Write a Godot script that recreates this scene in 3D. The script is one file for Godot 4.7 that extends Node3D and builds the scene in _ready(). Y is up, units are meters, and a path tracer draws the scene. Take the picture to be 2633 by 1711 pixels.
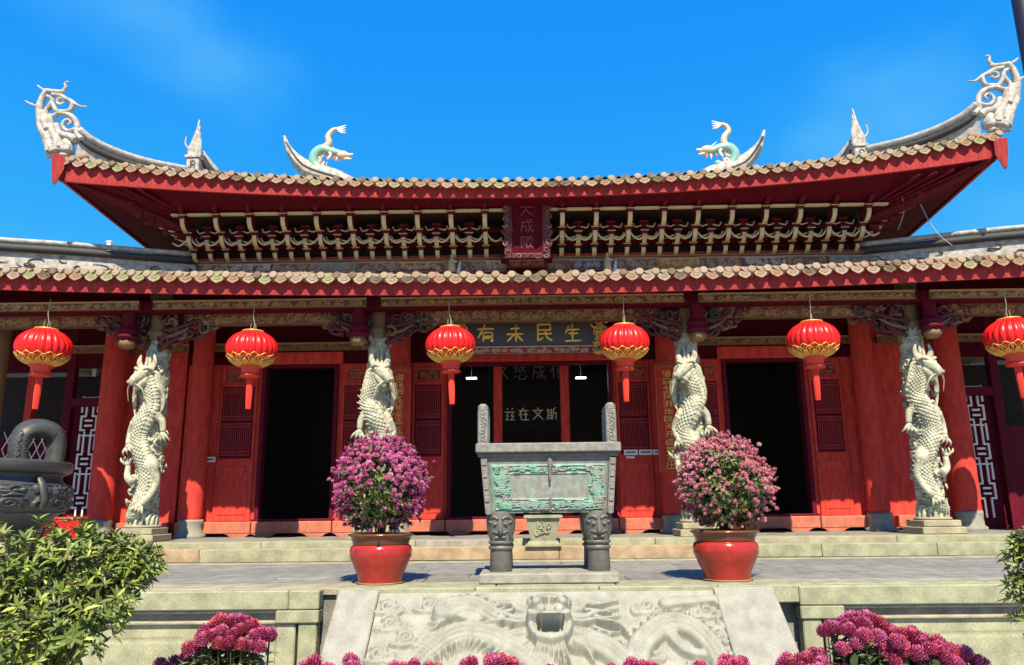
extends Node3D
# A temple hall seen from its forecourt: camera and light first, then the setting, the hall, and the things in front of it.

class MB:
	var v := PackedVector3Array()
	var c := PackedColorArray()
	var ix := PackedInt32Array()
	var col := Color.WHITE
	func vert(p: Vector3) -> int:
		v.append(p)
		c.append(col)
		return v.size() - 1
	func tri(a: int, b: int, d: int):
		ix.append(a); ix.append(d); ix.append(b)
	func quad(a: int, b: int, d: int, e: int):
		tri(a, b, d); tri(a, d, e)
	func face(p: Array):                       # a flat convex polygon, counter-clockwise from outside
		var k := []
		for q in p: k.append(vert(q))
		for i in range(1, k.size() - 1): tri(k[0], k[i], k[i + 1])
	func box(ce: Vector3, sz: Vector3, bs := Basis.IDENTITY, ch := 0.0):
		var h := sz * 0.5
		if ch <= 0.0:
			for a in 3:
				for s in [-1.0, 1.0]:
					var n := Vector3.ZERO; n[a] = s
					var u := Vector3.ZERO; u[(a + 1) % 3] = 1.0
					var w := n.cross(u)
					face([ce + bs * ((n - u - w) * h), ce + bs * ((n + u - w) * h), ce + bs * ((n + u + w) * h), ce + bs * ((n - u + w) * h)])
			return
		var g := Vector3(h.x - ch, h.y - ch, h.z - ch)
		for a in 3:
			for s in [-1.0, 1.0]:
				var n := Vector3.ZERO; n[a] = s
				var u := Vector3.ZERO; u[(a + 1) % 3] = 1.0
				var w := n.cross(u)
				var f := []
				for q in [[-1, -1], [1, -1], [1, 1], [-1, 1]]:
					f.append(ce + bs * (n * h + u * g * q[0] + w * g * q[1]))
				face(f)
		for a in 3:
			var b := (a + 1) % 3
			var d := (a + 2) % 3
			for s in [-1.0, 1.0]:
				for t in [-1.0, 1.0]:
					var p := []
					for e in [[-1, 0], [1, 0], [1, 1], [-1, 1]]:
						var q := Vector3.ZERO
						q[d] = g[d] * e[0]
						q[a] = s * (h[a] if e[1] == 0 else g[a])
						q[b] = t * (g[b] if e[1] == 0 else h[b])
						p.append(ce + bs * q)
					if s * t > 0: p.reverse()
					var nn: Vector3 = (p[1] - p[0]).cross(p[2] - p[0])
					var out := Vector3.ZERO
					out[a] = s; out[b] = t
					if nn.dot(bs * out) < 0: p.reverse()
					face(p)
		for s in [-1.0, 1.0]:
			for t in [-1.0, 1.0]:
				for r in [-1.0, 1.0]:
					var p := [ce + bs * Vector3(s * h.x, t * g.y, r * g.z), ce + bs * Vector3(s * g.x, t * h.y, r * g.z), ce + bs * Vector3(s * g.x, t * g.y, r * h.z)]
					if s * t * r < 0: p.reverse()
					face(p)
	func tube(pts: PackedVector3Array, rad: Array, sides := 6, ref := Vector3.BACK, k := 1.0, closed := true):
		var m := pts.size()
		if m < 2: return
		var prev := []
		for i in m:
			var t := (pts[mini(i + 1, m - 1)] - pts[maxi(i - 1, 0)]).normalized()
			var sd := t.cross(ref)
			if sd.length() < 0.02: sd = t.cross(Vector3(0.3, 0.8, 0.5))
			sd = sd.normalized()
			var ot := sd.cross(t).normalized()
			var f := float(i) / (m - 1) * (rad.size() - 1)
			var r: float = rad[int(f)] if int(f) + 1 >= rad.size() else lerpf(rad[int(f)], rad[int(f) + 1], f - int(f))
			var ring := []
			for j in sides:
				var a := TAU * j / sides
				ring.append(vert(pts[i] + sd * cos(a) * r + ot * sin(a) * r * k))
			if i > 0:
				for j in sides:
					quad(prev[j], ring[j], ring[(j + 1) % sides], prev[(j + 1) % sides])
			if closed and (i == 0 or i == m - 1):
				var e := vert(pts[i] + (t * r * (-0.5 if i == 0 else 0.5)))
				for j in sides:
					if i == 0: tri(e, ring[j], ring[(j + 1) % sides])
					else: tri(e, ring[(j + 1) % sides], ring[j])
			prev = ring
	func lathe(prof: Array, seg := 24, xf := Transform3D.IDENTITY, rib := 0.0, ribs := 0):
		var prev := []
		for i in prof.size():
			var ring := []
			for j in seg:
				var a := TAU * j / seg
				var r: float = prof[i].x
				if ribs > 0: r *= 1.0 - rib * pow(absf(cos(a * ribs * 0.5)), 6.0)
				ring.append(vert(xf * Vector3(cos(a) * r, prof[i].y, sin(a) * r)))
			if i > 0:
				for j in seg:
					quad(prev[j], ring[j], ring[(j + 1) % seg], prev[(j + 1) % seg])
			prev = ring
	func ball(ce: Vector3, r: Vector3, seg := 10, rows := 7, bs := Basis.IDENTITY):
		var prev := []
		for i in rows + 1:
			var f := -PI / 2 + PI * i / rows
			var ring := []
			for j in seg:
				var a := TAU * j / seg
				ring.append(vert(ce + bs * Vector3(cos(a) * cos(f) * r.x, sin(f) * r.y, sin(a) * cos(f) * r.z)))
			if i > 0:
				for j in seg: quad(prev[j], ring[j], ring[(j + 1) % seg], prev[(j + 1) % seg])
			prev = ring
	func prism(poly: PackedVector2Array, depth: float, xf := Transform3D.IDENTITY):   # extruded along z, centred
		var p := poly
		if Geometry2D.is_polygon_clockwise(p): p.reverse()
		var t := Geometry2D.triangulate_polygon(p)
		for s in [-1.0, 1.0]:
			var b := v.size()
			for q in p: vert(xf * Vector3(q.x, q.y, s * depth * 0.5))
			for i in range(0, t.size(), 3):
				var a0 := p[t[i]]
				var up := (p[t[i + 1]] - a0).cross(p[t[i + 2]] - a0) > 0
				if up == (s > 0): tri(b + t[i], b + t[i + 1], b + t[i + 2])
				else: tri(b + t[i], b + t[i + 2], b + t[i + 1])
		for i in p.size():
			var a := p[i]
			var d := p[(i + 1) % p.size()]
			face([xf * Vector3(a.x, a.y, -depth * 0.5), xf * Vector3(d.x, d.y, -depth * 0.5), xf * Vector3(d.x, d.y, depth * 0.5), xf * Vector3(a.x, a.y, depth * 0.5)])
	func grid(nx: int, ny: int, f: Callable, wrap := false):    # f(i, j) gives a point; outside is du x dv
		var b := v.size()
		for j in ny:
			for i in nx: vert(f.call(i, j))
		for j in ny - 1:
			for i in (nx if wrap else nx - 1):
				var i2 := (i + 1) % nx
				quad(b + j * nx + i, b + j * nx + i2, b + (j + 1) * nx + i2, b + (j + 1) * nx + i)
	func mesh(m: Material) -> ArrayMesh:
		var n := PackedVector3Array()
		n.resize(v.size())
		for i in range(0, ix.size(), 3):
			var a := ix[i]
			var d := ix[i + 1]
			var b := ix[i + 2]
			var x := (v[b] - v[a]).cross(v[d] - v[a])
			n[a] += x; n[b] += x; n[d] += x
		for i in n.size(): n[i] = n[i].normalized() if n[i].length_squared() > 1e-24 else Vector3.UP
		var ar := []
		ar.resize(Mesh.ARRAY_MAX)
		ar[Mesh.ARRAY_VERTEX] = v
		ar[Mesh.ARRAY_NORMAL] = n
		ar[Mesh.ARRAY_COLOR] = c
		ar[Mesh.ARRAY_INDEX] = ix
		var me := ArrayMesh.new()
		me.add_surface_from_arrays(Mesh.PRIMITIVE_TRIANGLES, ar)
		me.surface_set_material(0, m)
		return me

class Relief:                                 # a height field that rounded strokes are pressed into
	var w: int
	var h: int
	var a := PackedFloat32Array()
	var wrap := false
	var sharp := false
	func _init(ww: int, hh: int):
		w = ww; h = hh
		a.resize(w * h)
	func dot(x: float, y: float, r: float, ht: float):
		for j in range(maxi(0, int(y - r)), mini(h, int(y + r) + 2)):
			for i in range(int(floor(x - r)), int(x + r) + 2):
				var k := i
				if wrap: k = posmod(i, w)
				elif i < 0 or i >= w: continue
				var d := (Vector2(i, j) - Vector2(x, y)).length_squared() / (r * r)
				if d < 1.0:
					var z := ht * (sqrt(1.0 - d * d * d) if sharp else sqrt(1.0 - d))
					var q := j * w + k
					if z > a[q]: a[q] = z
	func stroke(p: PackedVector2Array, r0: float, r1: float, h0: float, h1: float):
		var tot := 0.0
		for i in range(1, p.size()): tot += p[i].distance_to(p[i - 1])
		var run := 0.0
		for i in range(1, p.size()):
			var l := p[i].distance_to(p[i - 1])
			var n := maxi(1, int(l / maxf(0.6, minf(r0, r1) * 0.4)))
			for k in n:
				var f := float(k) / n
				var g := (run + l * f) / maxf(tot, 1e-6)
				var q := p[i - 1].lerp(p[i], f)
				dot(q.x, q.y, maxf(0.8, lerpf(r0, r1, g)), lerpf(h0, h1, g))
			run += l
	func spiral(x: float, y: float, r: float, turns: float, a0: float, dir: float, wd: float, ht: float):
		var p := PackedVector2Array()
		var n := int(turns * 14)
		for i in n + 1:
			var f := float(i) / n
			var an := a0 + dir * TAU * turns * f
			var rr := r * (1.0 - 0.86 * f)
			p.append(Vector2(x + cos(an) * rr, y + sin(an) * rr))
		stroke(p, wd, wd * 0.8, ht, ht * 0.9)
	func scrolls(x0: float, y0: float, x1: float, y1: float, s: float, seed_: int, ht: float):
		var g := RandomNumberGenerator.new()
		g.seed = seed_
		var y := y0 + s * 0.5
		while y < y1:
			var x := x0 + s * 0.5
			while x < x1:
				var cx := x + g.randf_range(-0.2, 0.2) * s
				var cy := y + g.randf_range(-0.15, 0.15) * s
				var d := 1.0 if g.randf() < 0.5 else -1.0
				spiral(cx, cy, s * g.randf_range(0.34, 0.5), g.randf_range(1.1, 1.7), g.randf() * TAU, d, s * 0.1, ht * g.randf_range(0.6, 1.0))
				var an := g.randf() * TAU
				for k in 3:
					var q := an + k * 0.6
					stroke(PackedVector2Array([Vector2(cx, cy) + Vector2(cos(q), sin(q)) * s * 0.42, Vector2(cx, cy) + Vector2(cos(q + 0.3), sin(q + 0.3)) * s * 0.75]), s * 0.11, s * 0.03, ht * 0.8, ht * 0.4)
				x += s
			y += s

var M := {}
var used := {}
var T := {}
var rng := RandomNumberGenerator.new()

func cr(p: Array, n := 8) -> PackedVector3Array:       # a smooth curve through points
	var o := PackedVector3Array()
	for i in p.size() - 1:
		var a: Vector3 = p[maxi(i - 1, 0)]
		var d: Vector3 = p[mini(i + 2, p.size() - 1)]
		for k in n: o.append((p[i] as Vector3).cubic_interpolate(p[i + 1], a, d, float(k) / n))
	o.append(p[-1])
	return o
func cr2(p: Array, n := 8) -> PackedVector2Array:
	var o := PackedVector2Array()
	for i in p.size() - 1:
		var a: Vector2 = p[maxi(i - 1, 0)]
		var d: Vector2 = p[mini(i + 2, p.size() - 1)]
		for k in n: o.append((p[i] as Vector2).cubic_interpolate(p[i + 1], a, d, float(k) / n))
	o.append(p[-1])
	return o

func put(parent: Node, called: String, o: Node3D) -> Node3D:
	var key := "%d/%s" % [parent.get_instance_id(), called]
	var k: int = used.get(key, 0)
	used[key] = k + 1
	o.name = called if k == 0 else "%s_%03d" % [called, k]
	parent.add_child(o, true)
	return o
func part(parent: Node, called: String, me, mat = null, xf = null) -> MeshInstance3D:   # a mesh; xf is local, or null when its points are world points
	var o := MeshInstance3D.new()
	o.mesh = me.mesh(mat) if me is MB else me
	if not (me is MB) and mat: o.material_override = mat
	put(parent, called, o)
	if xf == null: o.global_transform = Transform3D.IDENTITY
	else: o.transform = xf
	return o
func thing(called: String, label: String, category: String, at := Vector3.ZERO, group := "") -> Node3D:
	var o := Node3D.new()
	put(self, called, o)
	o.position = at
	o.set_meta("label", label)
	o.set_meta("category", category)
	if group: o.set_meta("group", group)
	return o
func structure(called: String, label: String, me, mat) -> MeshInstance3D:
	var o := part(self, called, me, mat)
	o.set_meta("kind", "structure")
	o.set_meta("label", label)
	o.set_meta("category", called.replace("_", " "))
	return o
func stuff(o: Node) -> Node:
	o.set_meta("kind", "stuff")
	return o
func copy(o: Node3D, at: Vector3, label := "", turn := 0.0) -> Node3D:
	var c: Node3D = o.duplicate()
	put(self, String(o.name).trim_suffix("_000"), c)
	c.position = at
	c.rotation.y = turn
	if label: c.set_meta("label", label)
	return c
func many(parent: Node, called: String, me: Mesh, xs: Array, cols := []) -> MultiMeshInstance3D:
	var mm := MultiMesh.new()
	mm.transform_format = MultiMesh.TRANSFORM_3D
	if cols: mm.use_colors = true
	mm.mesh = me
	mm.instance_count = xs.size()
	for i in xs.size():
		mm.set_instance_transform(i, xs[i])
		if cols: mm.set_instance_color(i, cols[i])
	var o := MultiMeshInstance3D.new()
	o.multimesh = mm
	put(parent, called, o)
	return stuff(o)

func noise_tex(called: String, seed_: int, f1: float, f2: float, lo: float, hi: float, sx := 1.0, size := 256):
	var n1 := FastNoiseLite.new()
	n1.seed = seed_; n1.frequency = f1; n1.fractal_octaves = 4
	var n2 := FastNoiseLite.new()
	n2.seed = seed_ + 7; n2.frequency = f2; n2.fractal_octaves = 2
	var a := n1.get_seamless_image(size, size)
	var b := n2.get_seamless_image(size, size)
	var im := Image.create(size, size, false, Image.FORMAT_RGB8)
	var hm := Image.create(size, size, false, Image.FORMAT_RGB8)
	for y in size:
		for x in size:
			var p := a.get_pixel(int(x * sx) % size, y).r
			var q := b.get_pixel(int(x * sx) % size, y).r
			var g := lerpf(lo, hi, clampf(p * 0.62 + q * 0.38, 0, 1))
			im.set_pixel(x, y, Color(g, g, g))
			var e := p * 0.4 + q * 0.6
			hm.set_pixel(x, y, Color(e, e, e))
	hm.bump_map_to_normal_map(6.0)
	T[called] = [ImageTexture.create_from_image(im), ImageTexture.create_from_image(hm)]
func mk(called: String, r: float, g: float, b: float, rough: float, tex := "", sc := 1.0, ns := 0.5, metal := 0.0) -> StandardMaterial3D:
	var m := StandardMaterial3D.new()
	m.albedo_color = Color(r, g, b).linear_to_srgb()
	m.roughness = rough
	m.metallic = metal
	if tex:
		m.albedo_texture = T[tex][0]
		m.normal_enabled = ns > 0.0
		if ns > 0.0:
			m.normal_texture = T[tex][1]
			m.normal_scale = ns
		m.uv1_triplanar = true
		m.uv1_world_triplanar = true
		m.uv1_scale = Vector3.ONE * sc
	M[called] = m
	return m
func mkv(called: String, rough: float, tex := "", sc := 1.0, ns := 0.5, metal := 0.0):    # takes its colour from the vertices
	mk(called, 1, 1, 1, rough, tex, sc, ns, metal).vertex_color_use_as_albedo = true
func L(r: float, g: float, b: float) -> Color: return Color(r, g, b)

const GLYPH := {
	"sheng": "2105 1383 4049 2575 0999", "min": "10808313 101947 1595 536799", "wei": "2272 0595 5059 4509 5599", "you": "0292 4007 3439 34848978 3686 3777",
	"si": "0242 1118 4148 1444 1646 0858 1709 3849 8061 6159 6494 8489", "wen": "4051 0292 7309 2399", "zai": "0292 4006 2429 4585 6369 3999", "zi": "2031 7061 0393 3416361949 7456865999",
	"da": "0393 504409 4599", "cheng": "1292 1209 15454838 50669997 8459 7081", "dian": "01515303 0109 1555 2437 4447 0757 2709 4859 616354 61818394 658559 6799",
	"hua": "3005 2329 9255 50589896", "yo": "2003 1215 3235 5042 4282 7245 5285 1708 37398978 5657 8798", "jiu": "3014 327209 4599",
	"de": "2003 3205 2529 4191 6062 43939545 4345 6365 4696 4749 57598979 6768 8798", "guan": "0103 019193 1444 0656 2609 36394958 5595 838978 6677",
	"su": "0112 0314 0917 2031 5041 2262 2454 4249 4229 7179 71919989 7393 7595", "di": "0333 2128 0837 44939487 6066 52589897",
	"pi": "01414303 0109 15454919 1519 6071 5292 6364 8374 5595 5797 7579", "tian": "1181 0494 514509 4599", "kai": "1181 0494 313509 7179",
	"xian": "1292 1209 2444 26464928 2629 50669997 8459 7081", "zun": "2031 7061 0292 13838616 1316 3234 5254 1585 0797 676958 3748", "shou": "2031 7061 0292 5243 24848929 2429 2686",
	"chu": "5059 10148480 05099995", "dao": "1021 0424 2417 0899 4051 8071 3292 43838747 4347 4585", "long": "0109 013113 133506 5042 4282 8245 4595 6469 4696 4999",
	"qun": "1141 4145 0353 1545 3008 2646 2649 4929 6071 9081 5292 5494 5797 7279", "shg": "117105 2275 5459 2686 0999", "tong": "20033305 0545 0847 6071 4292 6245 4585 5549 757989",
	"jin": "5004 5094 2474 1686 4449 2637 7667 0999", "shn": "1181 5053 2373 1585 8587 1787 1509 4547", "yu": "1181 1585 5159 0999 6778",
	"zhen": "0343 2028 2819 0746 4191 4139 5383 4595 5559 5967 6599 8767", "gong": "0393 3037 7077 0797 2809 7899", "yang": "2004 1419 5132 3238 3846 6269 6292 9287 8777" }

func glyph(m: MB, key: String, ce: Vector3, sx: float, sy: float, r: float, ux := Vector3.RIGHT, uy := Vector3.UP):
	var nz := ux.cross(uy)
	for s in (GLYPH[key] as String).split(" "):
		var p := []
		for i in range(0, s.length() - 1, 2):
			p.append(ce + ux * (int(s[i]) / 9.0 - 0.5) * sx + uy * (0.5 - int(s[i + 1]) / 9.0) * sy)
		var pts := PackedVector3Array()
		for i in p.size() - 1:
			for k in 3: pts.append((p[i] as Vector3).lerp(p[i + 1], k / 3.0))
		pts.append(p[-1])
		m.tube(pts, [r * 1.05, r * 0.8, r * 0.85, r * 1.0 if s.length() > 5 else r * 1.1, r * 0.55], 6, nz, 0.45)

func panel(rel: Relief, o: Vector3, ux: Vector3, uy: Vector3, lo: Color, hi: Color, cut := 0.004) -> MB:   # a carved board: o is its lower left corner
	var m := MB.new()
	var n := ux.cross(uy).normalized()
	m.grid(rel.w, rel.h, func(i: int, j: int):
		var z: float = rel.a[(rel.h - 1 - j) * rel.w + i]
		m.col = hi if z > cut else lo
		return o + ux * (float(i) / (rel.w - 1)) + uy * (float(j) / (rel.h - 1)) + n * z)
	return m
func carved(parent: Node, called: String, o: Vector3, size: Vector2, cell: float, scroll: float, seed_: int, ht: float, lo: Color, hi: Color, rim := true, mat := "paint_v", back := 0.06) -> MeshInstance3D:
	var r := Relief.new(int(size.x / cell) + 1, int(size.y / cell) + 1)
	var b := 2.0 if rim else 0.0
	r.scrolls(b, b, r.w - b, r.h - b, scroll / cell, seed_, ht)
	if rim:
		for e in [[Vector2(0, 0), Vector2(r.w, 0)], [Vector2(0, r.h - 1), Vector2(r.w, r.h - 1)]]:
			r.stroke(PackedVector2Array(e), 1.5, 1.5, ht * 0.9, ht * 0.9)
	var m := panel(r, o, Vector3(size.x, 0, 0), Vector3(0, size.y, 0), lo, hi)
	m.col = lo
	m.box(o + Vector3(size.x / 2, size.y / 2, -back / 2 - 0.001), Vector3(size.x - 0.004, size.y - 0.004, back))
	return part(parent, called, m, M[mat])
func bar(parent: Node, called: String, x0: float, x1: float, y0: float, y1: float, z0: float, z1: float, mat: String, ch := 0.008) -> MeshInstance3D:
	var m := MB.new()
	m.box(Vector3((x0 + x1) / 2, (y0 + y1) / 2, (z0 + z1) / 2), Vector3(absf(x1 - x0), absf(y1 - y0), absf(z1 - z0)), Basis.IDENTITY, minf(ch, minf(absf(y1 - y0), absf(x1 - x0)) * 0.3))
	return part(parent, called, m, M[mat])

const EXPOSURE := 1.85

func _ready():
	rng.seed = 2024
	var cam := Camera3D.new()
	cam.name = "camera"
	add_child(cam)
	cam.position = Vector3(0, 0.75, 0)
	cam.rotation = Vector3(deg_to_rad(12.8), deg_to_rad(0.8), -0.0105)
	cam.fov = 46.51
	cam.near = 0.05
	cam.far = 500.0
	cam.current = true
	var env := Environment.new()
	env.background_mode = Environment.BG_SKY
	env.tonemap_mode = Environment.TONE_MAPPER_LINEAR
	env.tonemap_exposure = EXPOSURE
	env.sdfgi_enabled = true
	env.ssao_enabled = true
	env.ssil_enabled = true
	var sky := Sky.new()
	sky.sky_material = sky_material()
	sky.sky_material.energy_multiplier = 1.0 / EXPOSURE
	env.sky = sky
	var we := WorldEnvironment.new()
	we.name = "environment"
	we.environment = env
	add_child(we)
	var sun := DirectionalLight3D.new()
	sun.name = "sun"
	sun.light_energy = 1.6
	sun.light_color = Color(1.0, 0.925, 0.79)
	sun.light_angular_distance = 0.5
	sun.shadow_enabled = true
	add_child(sun)
	sun.look_at_from_position(Vector3.ZERO, Vector3(-0.05, -0.769, -0.637), Vector3.UP)
	materials()
	setting()
	tile_meshes()
	var hall := thing("temple_hall", "red double-eaved temple hall with tan roof tiles and white upswept corners", "temple", Vector3(AX, FL, -15.0))
	hall_body(hall)
	dragon_columns(hall)
	lower_roof(hall)
	upper_roof(hall)
	signs()
	lanterns()
	cauldron()
	censer()
	flower_balls()
	shrub("big leafy green shrub filling the lower corner before the terrace, with the round censer behind", Vector3(-2.95, -1.1, -4.3), [[Vector3(-2.643, 0.290, -4.300), 0.33], [Vector3(-2.462, 0.434, -4.400), 0.28], [Vector3(-2.304, 0.472, -4.500), 0.22], [Vector3(-2.663, 0.540, -4.600), 0.22], [Vector3(-2.806, 0.506, -4.400), 0.28], [Vector3(-2.145, 0.477, -4.400), 0.13], [Vector3(-2.343, 0.193, -4.200), 0.24], [Vector3(-2.515, 0.106, -4.100), 0.2], [Vector3(-2.252, 0.308, -4.300), 0.2], [Vector3(-2.944, 0.293, -4.300), 0.35]], 950, 8, 0.068)
	shrub("green shrub peeking in at the other edge, beside the moulded terrace end", Vector3(3.15, -1.1, -4.4), [[Vector3(2.764, 0.454, -4.400), 0.16], [Vector3(2.720, 0.321, -4.400), 0.12], [Vector3(2.790, 0.189, -4.400), 0.2], [Vector3(2.718, 0.533, -4.400), 0.07]], 190, 9, 0.065)
	chrysanthemums()
	surroundings()
	lamps()

func sky_material() -> PanoramaSkyMaterial:
	var w := 1024
	var h := 512
	var n := FastNoiseLite.new()
	n.seed = 14; n.frequency = 0.9; n.fractal_octaves = 4
	var im := Image.create(w, h, false, Image.FORMAT_RGB8)
	for y in h:
		var el := (0.5 - (y + 0.5) / h) * PI
		var t := clampf(sin(el), 0, 1)
		var c := Color(0.22, 0.69, 0.99).lerp(Color(0.105, 0.575, 0.985), smoothstep(0.25, 0.62, t))
		c = Color(0.86, 0.93, 0.98).lerp(c, smoothstep(0.0, 0.34, t))
		if el < 0: c = Color(0.45, 0.46, 0.44)
		for x in w:
			if el > 0 and el < 1.2:
				var az := wrapf((x + 0.5) / w * TAU, -PI, PI)
				var d := Vector3(sin(az) * cos(el), sin(el), -cos(az) * cos(el))
				var q := n.get_noise_3d(d.x * 1.5 + d.y * 1.2 + 3.0, d.y * 2.6 - d.x * 0.9, d.z * 1.2)
				var wisp := exp(-pow((az + 0.46 - (el - 0.56) * -0.8) / 0.20, 2.0) - pow((el - 0.55) / 0.13, 2.0))
				var k := smoothstep(0.16, 0.7, q * 0.7 + wisp * 0.62 + n.get_noise_3d(d.x * 6.0 + 9.0, d.y * 9.0, d.z * 4.0) * 0.16) * 0.5
				im.set_pixel(x, y, c.lerp(Color(0.55, 0.82, 1.0), k))
			else: im.set_pixel(x, y, c)
	var s := PanoramaSkyMaterial.new()
	s.panorama = ImageTexture.create_from_image(im)
	return s

const AX := 0.1
const FL := 0.28
func yU(x: float) -> float: return 6.53 + (0.0066 if x < AX else 0.0088) * (x - AX) * (x - AX)
func zU(x: float) -> float: return -13.4 + 0.25 * pow(absf(x - AX) / 8.7, 3.0)
func yL(x: float) -> float: return 4.28 + 0.0027 * (x - AX) * (x - AX)

func ribbon(m: MB, a: PackedVector3Array, b: PackedVector3Array, back: Vector3):     # a board that follows a curve: a its top edge, b its bottom edge
	for i in a.size() - 1:
		m.face([b[i], b[i + 1], a[i + 1], a[i]])
		m.face([b[i] + back, b[i + 1] + back, b[i + 1], b[i]])
		m.face([a[i], a[i + 1], a[i + 1] + back, a[i] + back])
	var e := a.size() - 1
	m.face([b[0] + back, b[0], a[0], a[0] + back])
	m.face([b[e], b[e] + back, a[e] + back, a[e]])

func materials():
	noise_tex("stone", 3, 0.012, 0.12, 0.62, 1.0, 1.0, 512)
	noise_tex("grit", 9, 0.05, 0.25, 0.78, 1.0)
	noise_tex("wood", 21, 0.02, 0.09, 0.66, 1.0, 5.0)
	noise_tex("stain", 61, 0.011, 0.06, 0.42, 1.08, 1.0, 512)
	noise_tex("worn", 83, 0.010, 0.05, 0.74, 1.10, 4.0, 512)
	noise_tex("soft", 33, 0.008, 0.03, 0.75, 1.0, 1.0, 512)
	mk("stone", 0.445, 0.46, 0.315, 0.85, "stone", 0.5, 0.14)
	mk("stone_b", 0.47, 0.445, 0.315, 0.85, "stone", 0.43, 0.14)
	mk("stone_c", 0.425, 0.45, 0.305, 0.85, "stone", 0.6, 0.14)
	mk("stone_warm", 0.55, 0.42, 0.27, 0.85, "stone", 0.55, 0.14)
	mk("court", 0.50, 0.48, 0.42, 0.85, "stone", 0.5, 0.3)
	mk("censer", 0.085, 0.088, 0.087, 0.45, "stone", 1.6, 0.4)
	mk("plaque_letter", 0.15, 0.02, 0.035, 0.6)
	mk("stone_grey", 0.31, 0.315, 0.31, 0.85, "stone", 0.5, 0.4)
	mk("stone_grey_b", 0.28, 0.285, 0.28, 0.85, "stone", 0.6, 0.4)
	mk("stone_grey_c", 0.33, 0.33, 0.315, 0.85, "stone", 0.45, 0.4)
	mk("slab", 0.42, 0.425, 0.375, 0.8, "stone", 0.7, 0.3)
	mk("carving", 0.43, 0.445, 0.385, 0.85, "stone", 0.8, 0.2)
	mk("dragon_stone", 0.74, 0.76, 0.60, 0.75, "stain", 1.1, 0.35)
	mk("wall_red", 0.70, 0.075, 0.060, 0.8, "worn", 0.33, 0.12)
	mk("leaf_red", 0.64, 0.064, 0.050, 0.75, "worn", 0.55, 0.15)
	mk("maroon", 0.16, 0.011, 0.032, 0.6, "wood", 0.7, 0.15)
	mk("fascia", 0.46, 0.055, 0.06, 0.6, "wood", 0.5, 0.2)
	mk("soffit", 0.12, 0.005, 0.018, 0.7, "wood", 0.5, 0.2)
	mk("pillar_red", 0.66, 0.070, 0.056, 0.75, "worn", 0.4, 0.1)
	mk("sill_red", 0.62, 0.21, 0.145, 0.65, "soft", 0.7, 0.1)
	mk("tan_wood", 0.30, 0.17, 0.075, 0.6, "wood", 0.6, 0.3)
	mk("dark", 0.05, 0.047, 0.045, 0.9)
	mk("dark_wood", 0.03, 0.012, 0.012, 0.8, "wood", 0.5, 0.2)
	mk("cream", 0.66, 0.55, 0.36, 0.6, "grit", 1.0, 0.15)
	mk("block_red", 0.16, 0.018, 0.026, 0.55, "wood", 0.8, 0.2)
	mk("tile_a", 0.34, 0.22, 0.14, 0.75, "grit", 1.6, 0.5)
	mk("tile_b", 0.34, 0.28, 0.19, 0.75, "grit", 1.3, 0.5)
	mk("tile_c", 0.38, 0.285, 0.215, 0.75, "grit", 1.9, 0.5)
	mk("tile_e", 0.24, 0.18, 0.12, 0.85, "stain", 1.5, 0.5)
	mk("tile_d", 0.33, 0.33, 0.18, 0.8, "grit", 1.5, 0.5)
	mk("plaster", 0.70, 0.69, 0.66, 0.75, "stain", 1.2, 0.4)
	mk("plaster_dark", 0.05, 0.05, 0.055, 0.7, "grit", 1.0, 0.2)
	mk("grey_tile", 0.02, 0.021, 0.024, 0.95, "grit", 1.0, 0.4)
	mk("bronze", 0.31, 0.315, 0.295, 0.5, "stone", 1.5, 0.4, 0.0)
	mk("bronze_dark", 0.19, 0.193, 0.185, 0.45, "stone", 1.6, 0.4, 0.0)
	mk("gold", 0.80, 0.52, 0.13, 0.38, "", 1.0, 0.0, 0.5)
	mk("pale_letter", 0.75, 0.62, 0.42, 0.5)
	mk("lantern", 0.72, 0.008, 0.012, 0.36, "", 1.0, 0.0)
	M.lantern.backlight = Color(0.5, 0.02, 0.02)
	M.lantern.backlight_enabled = true
	mk("tassel", 0.72, 0.05, 0.03, 0.6)
	mk("glaze", 0.46, 0.035, 0.03, 0.16, "soft", 1.0, 0.06)
	mk("glaze_brown", 0.17, 0.06, 0.03, 0.18, "grit", 1.4, 0.1)
	mk("board_grey", 0.075, 0.078, 0.085, 0.5, "grit", 1.0, 0.1)
	mk("board_black", 0.008, 0.008, 0.008, 0.95)
	mk("white", 0.75, 0.74, 0.72, 0.5)
	mk("soil", 0.05, 0.035, 0.02, 0.95)
	mk("stem", 0.07, 0.05, 0.025, 0.8)
	mk("wire", 0.25, 0.25, 0.27, 0.5)
	mk("pole", 0.03, 0.02, 0.05, 0.5, "grit", 1.0, 0.1)
	mkv("paint_v", 0.6, "grit", 1.4, 0.3)
	mkv("bronze_v", 0.5, "stone", 1.4, 0.3, 0.0)
	mkv("leaf_v", 0.45)
	M.leaf_v.backlight_enabled = true
	M.leaf_v.backlight = Color(0.35, 0.35, 0.35)
	mkv("petal_v", 0.6)
	M.petal_v.backlight_enabled = true
	M.petal_v.backlight = Color(0.3, 0.3, 0.3)
	mkv("ceramic_v", 0.3)
	for k in ["wall_red", "leaf_red", "maroon", "pillar_red", "sill_red", "soffit", "fascia", "block_red"]: M[k].metallic_specular = 0.2
	M.grey_tile.metallic_specular = 0.1

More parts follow.
